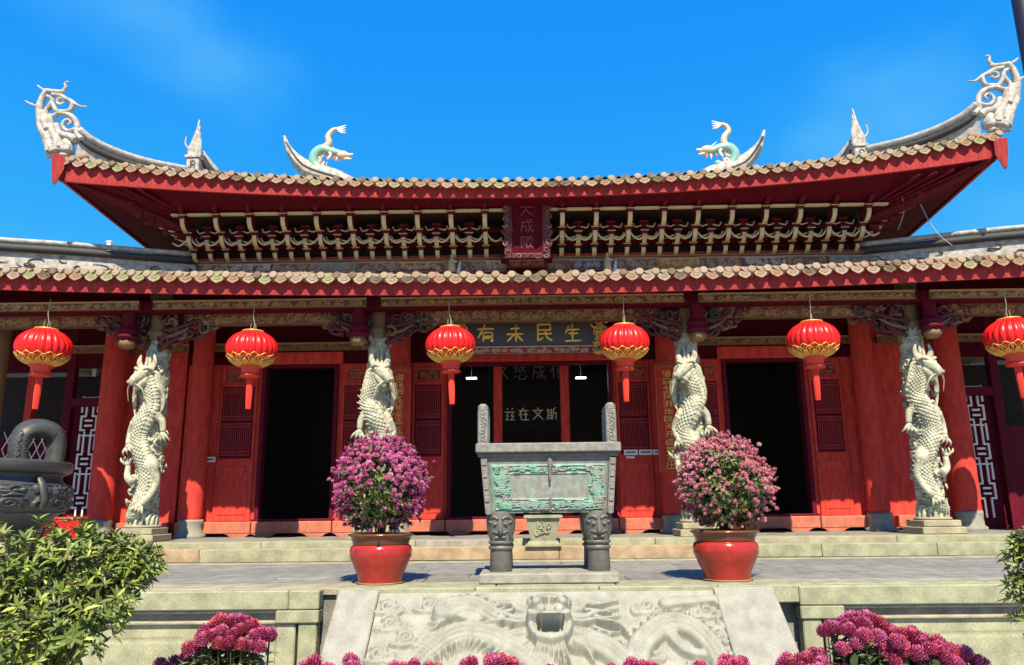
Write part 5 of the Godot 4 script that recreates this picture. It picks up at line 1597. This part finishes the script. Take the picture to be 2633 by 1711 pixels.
	# legs: a mask above, rings, a plain shaft
	for sx in [-1.0, 1.0]:
		for sz in [-1.0, 1.0]:
			var c: Vector3 = Vector3(cx + sx * 0.515, 0, zc + sz * 0.28)
			m = MB.new()
			m.lathe([Vector2(0.0, y0), Vector2(0.118, y0), Vector2(0.112, 0.33), Vector2(0.13, 0.335), Vector2(0.13, 0.36), Vector2(0.112, 0.365), Vector2(0.112, 0.385), Vector2(0.13, 0.39), Vector2(0.13, 0.415), Vector2(0.115, 0.42), Vector2(0.145, 0.52), Vector2(0.155, 0.64), Vector2(0.14, 0.72)], 20, Transform3D(Basis.IDENTITY, c))
			if sz > 0:
				for s in [-1.0, 1.0]:
					m.tube(cr([c + Vector3(s * 0.02, 0.64, 0.15), c + Vector3(s * 0.07, 0.665, 0.14), c + Vector3(s * 0.12, 0.63, 0.10), c + Vector3(s * 0.09, 0.60, 0.13)], 5), [0.018, 0.012], 6)
					m.ball(c + Vector3(s * 0.055, 0.59, 0.145), Vector3(0.024, 0.02, 0.02), 8, 6)
					m.tube(cr([c + Vector3(s * 0.03, 0.50, 0.14), c + Vector3(s * 0.085, 0.515, 0.11), c + Vector3(s * 0.10, 0.47, 0.09)], 5), [0.014, 0.010], 6)
				m.tube(PackedVector3Array([c + Vector3(0, 0.63, 0.155), c + Vector3(0, 0.54, 0.165), c + Vector3(0, 0.50, 0.15)]), [0.012, 0.022, 0.03], 7, Vector3.RIGHT)
				m.tube(PackedVector3Array([c + Vector3(-0.05, 0.455, 0.125), c + Vector3(0.05, 0.455, 0.125)]), [0.014], 6)
			part(o, "leg", m, M.bronze_dark)
	# carved stone pot behind it on the step
	o = thing("stone_planter", "pale square carved stone planter on the steps behind the bronze vessel", "planter", Vector3(0.3, 0.19, -12.2))
	var c := Vector3(0.27, 0.0, -12.2)
	m = MB.new()
	var sq := func(y: float, r: float) -> Array: return [c + Vector3(-r, y, r), c + Vector3(r, y, r), c + Vector3(r, y, -r), c + Vector3(-r, y, -r)]
	var lv := [[0.19, 0.27], [0.22, 0.27], [0.23, 0.24], [0.265, 0.22], [0.27, 0.19], [0.60, 0.25], [0.605, 0.29], [0.645, 0.29]]
	for i in lv.size() - 1:
		var a: Array = sq.call(lv[i][0], lv[i][1])
		var b: Array = sq.call(lv[i + 1][0], lv[i + 1][1])
		for k in 4: m.face([a[k], a[(k + 1) % 4], b[(k + 1) % 4], b[k]])
	m.face(sq.call(0.63, 0.285))
	part(o, "pot", m, M.stone_c)
	m = MB.new()
	g.seed = 31
	for k in 9:
		var p := PackedVector3Array()
		var q0 := c + Vector3(g.randf_range(-0.11, 0.11), g.randf_range(0.36, 0.53), 0.0)
		for q in 14:
			var f := (q0.y - 0.27) / 0.33
			p.append(Vector3(q0.x + cos(q * 0.5 + k) * 0.05 * (1.0 - q / 18.0), q0.y + sin(q * 0.5 + k) * 0.05 * (1.0 - q / 18.0), c.z + lerpf(0.19, 0.25, f) + 0.006))
		m.tube(p, [0.012], 5)
	stuff(part(o, "carved_scroll", m, M.stone_c))

func censer():
	var c := Vector3(-6.02, 0, -8.55)
	var o := thing("round_censer", "big round dark bronze censer with a tall loop handle, cut off by the edge", "incense burner", c)
	var X := Transform3D(Basis.IDENTITY, c)
	var m := MB.new()
	m.lathe([Vector2(0.70, 1.14), Vector2(0.86, 1.17), Vector2(0.915, 1.20), Vector2(0.925, 1.285), Vector2(0.90, 1.31), Vector2(0.80, 1.31), Vector2(0.78, 1.16)], 64, X)
	part(o, "rim", m, M.censer)
	m = MB.new()
	m.lathe([Vector2(0.0, 0.52), Vector2(0.45, 0.55), Vector2(0.72, 0.64), Vector2(0.87, 0.76), Vector2(0.93, 0.88), Vector2(0.92, 0.98), Vector2(0.86, 1.07), Vector2(0.82, 1.12), Vector2(0.84, 1.18)], 64, X)
	part(o, "bowl", m, M.censer)
	var R := Relief.new(330, 40)
	R.wrap = true
	R.sharp = true
	R.scrolls(0, 2, 330, 38, 15, 91, 0.036)
	for y in [1.0, 38.0]: R.stroke(PackedVector2Array([Vector2(0, y), Vector2(329, y)]), 1.2, 1.2, 0.015, 0.015)
	m = MB.new()
	m.grid(330, 40, func(i: int, j: int):
		var a := TAU * i / 330.0
		var f := j / 39.0
		var r: float = [0.87, 0.90, 0.925, 0.93, 0.915, 0.88][int(f * 5)] if f >= 1.0 else lerpf([0.865, 0.90, 0.928, 0.933, 0.922, 0.885][int(f * 5)], [0.865, 0.90, 0.928, 0.933, 0.922, 0.885][int(f * 5) + 1], f * 5 - int(f * 5))
		r += 0.006 + R.a[(39 - j) * 330 + i]
		return c + Vector3(sin(a) * r, lerpf(0.74, 1.06, f), cos(a) * r), true)
	part(o, "scroll_band", m, M.censer)
	for a in [0.2, 0.75, 1.3, -0.4]:
		m = MB.new()
		var bs := Basis(Vector3.UP, a)
		m.tube(PackedVector3Array([c + bs * Vector3(0, 1.14, 0.86), c + bs * Vector3(0, 1.04, 0.92), c + bs * Vector3(0, 0.9, 0.965), c + bs * Vector3(0, 0.80, 0.94)]), [0.025, 0.05, 0.04, 0.03], 4, Vector3.RIGHT)
		part(o, "flange", m, M.censer)
	m = MB.new()                                             # loop handle standing on the rim
	var h := c + Vector3(0.70, 1.28, 0.10)
	var bs2 := Basis(Vector3.UP, 0.95)
	m.tube(cr([h + bs2 * Vector3(-0.18, 0, 0), h + bs2 * Vector3(-0.19, 0.22, 0), h + bs2 * Vector3(-0.14, 0.34, 0), h + bs2 * Vector3(0, 0.38, 0), h + bs2 * Vector3(0.14, 0.34, 0), h + bs2 * Vector3(0.19, 0.22, 0), h + bs2 * Vector3(0.18, 0, 0)], 6), [0.105], 4, bs2 * Vector3.BACK, 1.2)
	for k in 12:
		var p := PackedVector3Array()
		for q in 10: p.append(h + bs2 * Vector3(-0.20 + 0.04 * sin(k * 2.1) + cos(q * 0.6 + k) * 0.03 * (1.1 - q / 12.0), 0.03 + k * 0.026 + sin(q * 0.6 + k) * 0.025 * (1.1 - q / 12.0), 0.108))
		m.tube(p, [0.007], 4)
	part(o, "handle", m, M.censer)
	for k in 3:
		m = MB.new()
		var a := 0.5 + k * TAU / 3.0
		var f := c + Vector3(sin(a) * 0.55, 0, cos(a) * 0.55)
		m.tube(cr([f + Vector3(0, 0.02, 0), f + Vector3(0, 0.25, 0), f + Vector3(0, 0.62, 0)], 5), [0.13, 0.10, 0.19], 14, Vector3.RIGHT)
		part(o, "leg", m, M.censer)

func leaf_mesh(l: float, w: float) -> ArrayMesh:
	var m := MB.new()
	var rows := 6
	m.grid(3, rows, func(i: int, j: int):
		var f := j / (rows - 1.0)
		var hw := w * sin(PI * pow(f, 0.8) * 0.96 + 0.06) * 0.5
		return Vector3((i - 1) * hw, f * l, 0.10 * l * sin(f * 1.8) - absf(i - 1.0) * -hw * 0.5))
	return m.mesh(M.leaf_v)

func shrub(label: String, base: Vector3, blobs: Array, n: int, seed_: int, len_: float):
	var g := RandomNumberGenerator.new()
	g.seed = seed_
	var o := thing("shrub", label, "shrub", base, "leafy green shrubs in front of the terrace")
	var m := MB.new()
	for b in blobs:
		var c: Vector3 = b[0]
		m.tube(cr([base, base.lerp(c, 0.35) + Vector3(g.randf_range(-0.06, 0.06), 0.05, 0), base.lerp(c, 0.75), c], 5), [0.028, 0.02, 0.014, 0.007], 6, Vector3.RIGHT)
		for k in 7:
			var d := Vector3(g.randfn(), g.randfn() * 0.7 + 0.2, g.randfn()).normalized()
			m.tube(cr([base.lerp(c, g.randf_range(0.5, 0.95)), c + d * b[1] * 0.45, c + d * b[1] * 0.9 + Vector3(0, 0.03, 0)], 4), [0.010, 0.007, 0.003], 5, Vector3.RIGHT)
	part(o, "branch", m, M.stem)
	var xs := []
	for k in n:
		var b: Array = blobs[g.randi() % blobs.size()]
		var d := Vector3(g.randfn(), g.randfn(), g.randfn()).normalized()
		var r: float = b[1]
		var tip: Vector3 = b[0] + d * r * pow(g.randf(), 0.33) * Vector3(1, 0.8, 1)
		var sp := 4 + g.randi() % 4                              # leaves stand in whorls at twig ends
		var a0 := g.randf() * TAU
		for s in sp:
			var a := a0 + s * 2.4
			var up := (d * 0.6 + Vector3(0, 0.55, 0)).normalized()
			var side := up.cross(Vector3(0.3, 0.2, 0.9)).normalized().rotated(up, a)
			var dir := (side * g.randf_range(0.7, 1.2) + up * g.randf_range(0.1, 0.8) - Vector3(0, g.randf() * 0.4, 0)).normalized()
			var nn := (up - dir * up.dot(dir)).normalized()
			var x := nn.cross(dir).normalized()
			var sc := g.randf_range(0.7, 1.15) * len_
			var t := Transform3D(Basis(-x, dir, nn).scaled_local(Vector3.ONE * sc), tip)
			var w := g.randf()
			var col := L(0.085, 0.125, 0.022).lerp(L(0.20, 0.27, 0.04), w * w) if g.randf() < 0.92 else L(0.36, 0.40, 0.06)
			xs.append([tip.length_squared() - d.y * 2.0 - (tip.distance_to(b[0]) / r) * 2.0, t, col])
	xs.sort_custom(func(p, q): return p[0] < q[0])
	var me := leaf_mesh(1.0, 0.27)
	var pal := []
	for k in 5:
		var l: ArrayMesh = me.duplicate()
		var mt: StandardMaterial3D = M.leaf_v.duplicate()
		mt.vertex_color_use_as_albedo = false
		mt.albedo_color = [L(0.09, 0.13, 0.022), L(0.14, 0.19, 0.03), L(0.21, 0.26, 0.04), L(0.12, 0.16, 0.025), L(0.36, 0.40, 0.06)][k].linear_to_srgb()
		l.surface_set_material(0, mt)
		pal.append(l)
	for i in mini(300, xs.size()):
		var c: Color = xs[i][2]
		var q := part(o, "leaf", pal[4] if c.r > 0.3 else pal[int(clampf((c.r - 0.08) * 22, 0, 3))], null, Transform3D.IDENTITY)
		q.global_transform = xs[i][1]
	var tr := []
	var cs := []
	for i in range(300, xs.size()):
		tr.append(xs[i][1]); cs.append(xs[i][2])
	if tr:
		var mm := many(o, "foliage", me, tr, cs)
		mm.global_transform = Transform3D.IDENTITY

func bloom_mesh(petals: int, seed_: int) -> ArrayMesh:    # a round chrysanthemum head, radius 1
	var g := RandomNumberGenerator.new()
	g.seed = seed_
	var m := MB.new()
	for k in petals:
		var f := (k + 0.5) / petals
		var y := 1.0 - 1.55 * f
		var r := sqrt(maxf(0.0, 1.0 - y * y))
		var a := k * 2.39996 + g.randf() * 0.2
		var d := Vector3(cos(a) * r, y, sin(a) * r)
		var t := Vector3(-sin(a), 0, cos(a))
		var u := d.cross(t).normalized()
		var w := 0.17 + 0.10 * f
		var b := d * 0.45
		var tip := d * g.randf_range(0.9, 1.06) + u * -0.10
		m.col = Color.WHITE * g.randf_range(0.75, 1.0)
		var i0 := m.vert(b - t * w * 0.5)
		var i1 := m.vert(b + t * w * 0.5)
		var i2 := m.vert(d * 0.85 - t * w + u * 0.06)
		var i3 := m.vert(d * 0.85 + t * w + u * 0.06)
		m.col = Color(1.35, 1.35, 1.35)
		var i4 := m.vert(tip)
		m.quad(i0, i1, i3, i2)
		m.tri(i2, i3, i4)
	m.col = Color(0.8, 0.8, 0.8)
	m.ball(Vector3.ZERO, Vector3.ONE * 0.55, 8, 6)
	return m.mesh(M.petal_v)

func flower_balls():
	var pot := []
	for s in 2:
		var c: Vector3 = [Vector3(-1.52, 0, -8.42), Vector3(2.09, 0, -8.42)][s]
		var k: float = [1.0, 1.03][s]
		var o := thing("potted_chrysanthemum", ["glazed red pot with a dense magenta chrysanthemum ball, nearer the first dark doorway", "glazed red pot with a rosy chrysanthemum ball showing green leaves, by the last dark doorway"][s], "potted plant", c, "chrysanthemum balls in red glazed pots")
		var X := Transform3D(Basis.IDENTITY.scaled(Vector3(k, 1, k)), c)
		var m := MB.new()
		m.lathe([Vector2(0.0, 0.0), Vector2(0.215, 0.0), Vector2(0.225, 0.02), Vector2(0.235, 0.08), Vector2(0.285, 0.19), Vector2(0.322, 0.275), Vector2(0.326, 0.335), Vector2(0.31, 0.38), Vector2(0.285, 0.395)], 48, X)
		part(o, "pot", m, M.glaze)
		m = MB.new()
		m.lathe([Vector2(0.285, 0.395), Vector2(0.295, 0.40), Vector2(0.298, 0.425), Vector2(0.312, 0.45), Vector2(0.316, 0.475), Vector2(0.34, 0.482), Vector2(0.345, 0.50), Vector2(0.32, 0.51), Vector2(0.28, 0.50), Vector2(0.26, 0.44)], 48, X)
		part(o, "rim", m, M.glaze_brown)
		m = MB.new()
		m.lathe([Vector2(0.26, 0.45), Vector2(0.15, 0.465), Vector2(0.0, 0.47)], 24, X)
		part(o, "soil", m, M.soil)
		m = MB.new()
		m.lathe([Vector2(0.0, 0.002), Vector2(0.245, 0.004), Vector2(0.255, 0.018), Vector2(0.2, 0.02)], 36, X)
		part(o, "saucer", m, M.tile_a)
		var g := RandomNumberGenerator.new()
		g.seed = 50 + s
		var ce := c + Vector3([-0.02, 0.03][s], [1.0, 0.98][s], 0.02)
		var R := Vector3(0.455, [0.475, 0.465][s], 0.45)
		m = MB.new()
		for q in 26:
			var d := Vector3(g.randfn(), absf(g.randfn()) * 0.8 - 0.35, g.randfn()).normalized()
			m.tube(cr([c + Vector3(g.randf_range(-0.05, 0.05), 0.46, g.randf_range(-0.05, 0.05)), c.lerp(ce, 0.75) + d * 0.12, ce + d * 0.42], 4), [0.012, 0.009, 0.004], 5, Vector3.RIGHT)
		part(o, "stem", m, M.stem)
		var fx := []
		var fc := []
		var lx := []
		var lc := []
		var lump := FastNoiseLite.new()
		lump.seed = 60 + s; lump.frequency = 1.6
		for q in 2700:
			var d := Vector3(g.randfn(), g.randfn(), g.randfn()).normalized()
			if d.y < -0.93: continue
			# blooms crowd the crown; leaves show on the lower front
			var green := clampf((0.66 if s == 0 else 0.84) - d.y * (0.95 if s == 0 else 0.62) + (d.z - 0.55) * 0.55 - absf(d.x - (0.05 if s == 0 else -0.12)) * 0.95 + lump.get_noise_3dv(d * 1.6) * 0.9, 0.02 if s == 0 else 0.1, 0.93)
			if d.y < -0.75: green *= 0.7
			var rr := 1.0 + lump.get_noise_3dv(d * 2.2 + Vector3(9, 0, 0)) * 0.30 + g.randf_range(-0.10, 0.08)
			if d.y < -0.3: rr *= lerpf(1.0, 0.92, (-d.y - 0.3))
			if g.randf() < 0.035: rr += g.randf_range(0.06, 0.2)
			var p := ce + d * R * rr
			if g.randf() > green:
				var bs := Basis(Quaternion(Vector3.UP, (d + Vector3(0, 0.15, 0.1)).normalized())).rotated(d, g.randf() * TAU)
				fx.append(Transform3D(bs.scaled_local(Vector3.ONE * g.randf_range(0.016, 0.034)), p))
				var pale := g.randf()
				var a := L(0.40, 0.035, 0.20) if s == 0 else L(0.50, 0.12, 0.20)
				fc.append(a.lerp(L(0.62, 0.22, 0.38) if s == 0 else L(0.66, 0.34, 0.36), pale * pale))
			for h in (4 if green > 0.3 else 1):
				var dir := (d * 0.5 + Vector3(g.randfn(), g.randfn() + 0.2, g.randfn()) * 0.6).normalized()
				var nn := (d - dir * d.dot(dir)).normalized()
				lx.append(Transform3D(Basis(dir.cross(nn), dir, nn).scaled_local(Vector3.ONE * g.randf_range(0.045, 0.075)), p - d * g.randf_range(0.02, 0.11)))
				lc.append(L(0.05, 0.075, 0.022).lerp(L(0.16, 0.20, 0.06), g.randf()))
		var mm := many(o, "small_blooms", bloom_mesh(20, 3), fx, fc)
		mm.global_transform = Transform3D.IDENTITY
		mm = many(o, "leaves", leaf_mesh(1.0, 0.42), lx, lc)
		mm.global_transform = Transform3D.IDENTITY

func chrysanthemums():
	var heads := []
	for k in 4:
		var b := bloom_mesh(64, 20 + k)
		var mt: StandardMaterial3D = M.petal_v.duplicate()
		mt.albedo_color = [L(0.52, 0.085, 0.20), L(0.46, 0.06, 0.17), L(0.58, 0.13, 0.29), L(0.54, 0.09, 0.15)][k].linear_to_srgb()
		b.surface_set_material(0, mt)
		heads.append(b)
	var pot := MB.new()
	pot.lathe([Vector2(0, 0), Vector2(0.12, 0), Vector2(0.16, 0.22), Vector2(0.175, 0.24), Vector2(0.15, 0.24), Vector2(0.14, 0.2), Vector2(0, 0.2)], 24)
	var pm := pot.mesh(M.tile_a)
	var lm := leaf_mesh(1.0, 0.45)
	var g := RandomNumberGenerator.new()
	g.seed = 404
	# each plant: where its crown is, half width, height of the dome, number of heads
	var plants := [
		["clump of purple-pink chrysanthemums under the green shrub, highest at its right", Vector3(-1.784, 0.024, -4.900), 0.21, 0.15, 45],
		["low pink chrysanthemums just right of the big green shrub", Vector3(-2.036, -0.133, -4.900), 0.24, 0.06, 24],
		["two pink chrysanthemum heads at the foot of the ramp's first side slab", Vector3(-1.174, -0.139, -4.900), 0.16, 0.07, 6],
		["deep pink chrysanthemum tuft before the ramp's dragon, right of the coil", Vector3(-0.242, -0.136, -4.900), 0.17, 0.06, 16],
		["pale pink chrysanthemum tuft at the ramp's lower edge, nearest the first side slab", Vector3(-0.675, -0.157, -4.900), 0.18, 0.05, 12],
		["small pink chrysanthemum head under the carved dragon's chin", Vector3(0.165, -0.182, -4.900), 0.10, 0.05, 5],
		["pink chrysanthemum tuft before the ramp's second coil", Vector3(0.646, -0.176, -4.900), 0.16, 0.05, 10],
		["pink chrysanthemums before the lower corner of the carved panel", Vector3(1.178, -0.156, -4.900), 0.17, 0.06, 17],
		["wide low pink chrysanthemums at the foot of the ramp's last side slab", Vector3(1.683, -0.150, -4.900), 0.20, 0.08, 22],
		["tall purple chrysanthemum clump before the recessed terrace panel, highest of its row", Vector3(2.003, 0.019, -4.900), 0.20, 0.13, 35],
		["sloping purple chrysanthemum clump just after the tallest one", Vector3(2.274, -0.043, -4.900), 0.20, 0.10, 35],
		["lowest purple chrysanthemum clump, last of the row", Vector3(2.479, -0.116, -4.900), 0.20, 0.08, 27]]
	for q in plants:
		var c: Vector3 = q[1]
		var base := Vector3(c.x, -1.1, c.z - 0.05)
		var o := thing("chrysanthemum_plant", q[0], "flowers", base, "pink chrysanthemums along the bottom")
		part(o, "pot", pm, null, Transform3D.IDENTITY)
		var m := MB.new()
		var xs := []
		var cs := []
		for k in q[4]:
			var u := g.randf_range(-1, 1)
			var w := g.randf_range(-1, 1)
			var p := c + Vector3(u * q[2], q[3] * (1.0 - u * u * 0.8) * g.randf_range(0.55, 1.0) - 0.05 - maxf(w, 0.0) * 0.07, w * q[2] * 0.7)
			m.tube(cr([base + Vector3(0, 0.2, 0), base.lerp(p, 0.6) + Vector3(u * 0.06, 0, 0), p - Vector3(0, 0.03, 0)], 4), [0.006, 0.005, 0.004], 5, Vector3.RIGHT)
			var h := part(o, "flower_head", heads[g.randi() % 4], null, Transform3D.IDENTITY)
			h.global_transform = Transform3D(Basis(Vector3(g.randfn(), g.randfn(), g.randfn()).normalized(), g.randf_range(0, 0.7)).scaled(Vector3.ONE * g.randf_range(0.043, 0.056)), p)
			for s in 26:
				var d := Vector3(g.randfn(), g.randfn() * 0.6 - 0.1, g.randfn()).normalized()
				var nn := (Vector3.UP - d * d.y).normalized()
				xs.append(Transform3D(Basis(d.cross(nn), d, nn).scaled_local(Vector3.ONE * g.randf_range(0.06, 0.10)), base.lerp(p, g.randf_range(0.5, 0.93)) + Vector3(g.randf_range(-0.04, 0.04), 0, g.randf_range(-0.04, 0.04))))
				cs.append(L(0.05, 0.09, 0.03).lerp(L(0.16, 0.21, 0.10), g.randf()))
		part(o, "stem", m, M.stem)
		var mm := many(o, "leaves", lm, xs, cs)
		mm.global_transform = Transform3D.IDENTITY
		if "stakes" in q[0]:
			for k in 1: bar(o, "stake", c.x + [-0.04, 0.03, 0.16][k] - 0.0025, c.x + [-0.04, 0.03, 0.16][k] + 0.0025, -0.9, c.y + [0.10, 0.04, -0.02][k], c.z + 0.15, c.z + 0.155, "white", 0.001)

func surroundings():
	# a side hall seen through the openings of the outer bays
	for s in [-1.0, 1.0]:
		var o := thing("side_hall", ["white gable under a dark roof, glimpsed through the opening behind the round censer", "white gable under a dark roof, glimpsed through the opening by the last red lantern"][0 if s < 0 else 1], "building", Vector3(AX + s * 16.0, FL, -23), "side halls behind the temple")
		var m := MB.new()
		m.box(Vector3(AX + s * 16.5, 2.0, -23.6), Vector3(14.0, 3.4, 4.6))
		part(o, "wall", m, M.dark_wood)
		m = MB.new()
		var c: float = s
		for k in 58:
			var x: float = AX + c * (9.2 + k * 0.26)
			m.tube(PackedVector3Array([Vector3(x, 3.55, -20.6), Vector3(x, 4.4, -22.3), Vector3(x, 6.0, -24)]), [0.085], 6, Vector3.RIGHT)
		m.face([Vector3(AX + c * 9.0, 3.52, -20.62), Vector3(AX + c * 24.5, 3.52, -20.62), Vector3(AX + c * 24.5, 6.0, -24.05), Vector3(AX + c * 9.0, 6.0, -24.05)])
		part(o, "roof", m, M.grey_tile)
		m = MB.new()
		m.prism(PackedVector2Array([Vector2(-0.45, 0.0), Vector2(0.45, 0.0), Vector2(0.3, 0.05), Vector2(-0.4, 0.22)]), 0.1, Transform3D(Basis.from_scale(Vector3(-c, 1, 1)) if false else Basis.IDENTITY, Vector3(AX + c * 12.2, 3.78, -20.3)))
		part(o, "gable", m, M.plaster)
	var o := thing("white_chimney", "small white chimney standing behind the lower roof ridge, west side", "chimney", Vector3(-11.2, 0, -22))
	var c := Vector3(-11.875, 8.009, -21.000)
	bar(o, "stack", c.x - 0.06, c.x + 0.06, 0.28, c.y + 0.33, -21.1, -20.95, "white", 0.01)
	bar(o, "cap", c.x - 0.08, c.x + 0.08, c.y + 0.332, c.y + 0.37, -21.12, -20.93, "white", 0.01)
	# loose cable at the far corner of the upper roof
	o = thing("roof_cable", "thin pale cable hanging from the upper roof's last corner", "cable", Vector3(7.602, 6.733, -14.000))
	var m := MB.new()
	m.tube(cr([Vector3(7.273, 6.872, -14.000), Vector3(7.294, 6.562, -14.000), Vector3(7.413, 6.289, -14.200), Vector3(7.352, 5.968, -14.400)], 6), [0.010], 5)
	m.tube(cr([Vector3(7.688, 6.376, -14.100), Vector3(7.764, 5.960, -14.000), Vector3(7.860, 5.663, -13.900), Vector3(8.014, 5.422, -13.800)], 6), [0.013, 0.010, 0.007], 5)
	part(o, "cable", m, M.wire)
	# dark flagpole by the frame's upper corner
	o = thing("dark_pole", "dark tall pole at the top corner of the sky, beyond the roof", "pole", Vector3(15.907, FL, -22))
	var px: float = 15.782 + 0.3
	m = MB.new()
	m.lathe([Vector2(0.30, -1.1), Vector2(0.28, 26.0), Vector2(0.0, 26.05)], 20, Transform3D(Basis.IDENTITY, Vector3(px, 0, -22)))
	part(o, "shaft", m, M.pole)
	m = MB.new()
	m.box(Vector3(px, -1.0, -22), Vector3(1.0, 0.2, 1.0), Basis.IDENTITY, 0.02)
	part(o, "foot", m, M.stone_grey)
	# small red donation box by the outer screen
	o = thing("red_box", "small bright red box at the foot of the pale fret screen", "box", Vector3(-7.828, 0.371, -13.600))
	c = Vector3(-7.828, 0.371, -13.600)
	m = MB.new()
	m.box(Vector3(c.x, FL + 0.19, -13.6), Vector3(0.46, 0.36, 0.3), Basis.IDENTITY, 0.012)
	part(o, "body", m, M.lantern)
	m = MB.new()
	m.box(Vector3(c.x, FL + 0.385, -13.6), Vector3(0.5, 0.03, 0.34), Basis.IDENTITY, 0.008)
	part(o, "lid", m, M.tassel)

func lamps():
	for q in [[Vector3(-1.161, 3.614, -17.200), 0.0], [Vector3(1.294, 3.592, -17.200), 1.0]]:
		var c: Vector3 = q[0]
		var o := thing("room_lamp", ["small white strip lamp in the dim room, behind the door's first inner post", "small white strip lamp in the dim room, behind the door's second inner post"][int(q[1])], "lamp", c, "strip lamps inside the hall")
		var e := StandardMaterial3D.new()
		e.albedo_color = Color(0.9, 0.9, 0.9)
		e.emission_enabled = true
		e.emission = Color(1, 0.98, 0.94)
		e.emission_energy_multiplier = 1.6
		var m := MB.new()
		m.box(c, Vector3(0.24, 0.03, 0.12), Basis(Vector3.BACK, 0.0), 0.006)
		part(o, "tube", m, e)
		m = MB.new()
		m.tube(PackedVector3Array([c + Vector3(0, 0.03, 0), Vector3(c.x, 4.46, c.z)]), [0.003], 5, Vector3.RIGHT)
		part(o, "hanger", m, M.wire)
		var l := OmniLight3D.new()
		l.name = "lamp_light_%d" % int(q[1])
		l.light_energy = 0.12
		l.light_size = 0.1
		l.omni_range = 12.0
		l.omni_attenuation = 2.0
		l.shadow_enabled = true
		l.light_color = Color(1, 0.95, 0.88)
		o.add_child(l)
		l.global_position = c + Vector3(0, -0.06, 0.1)
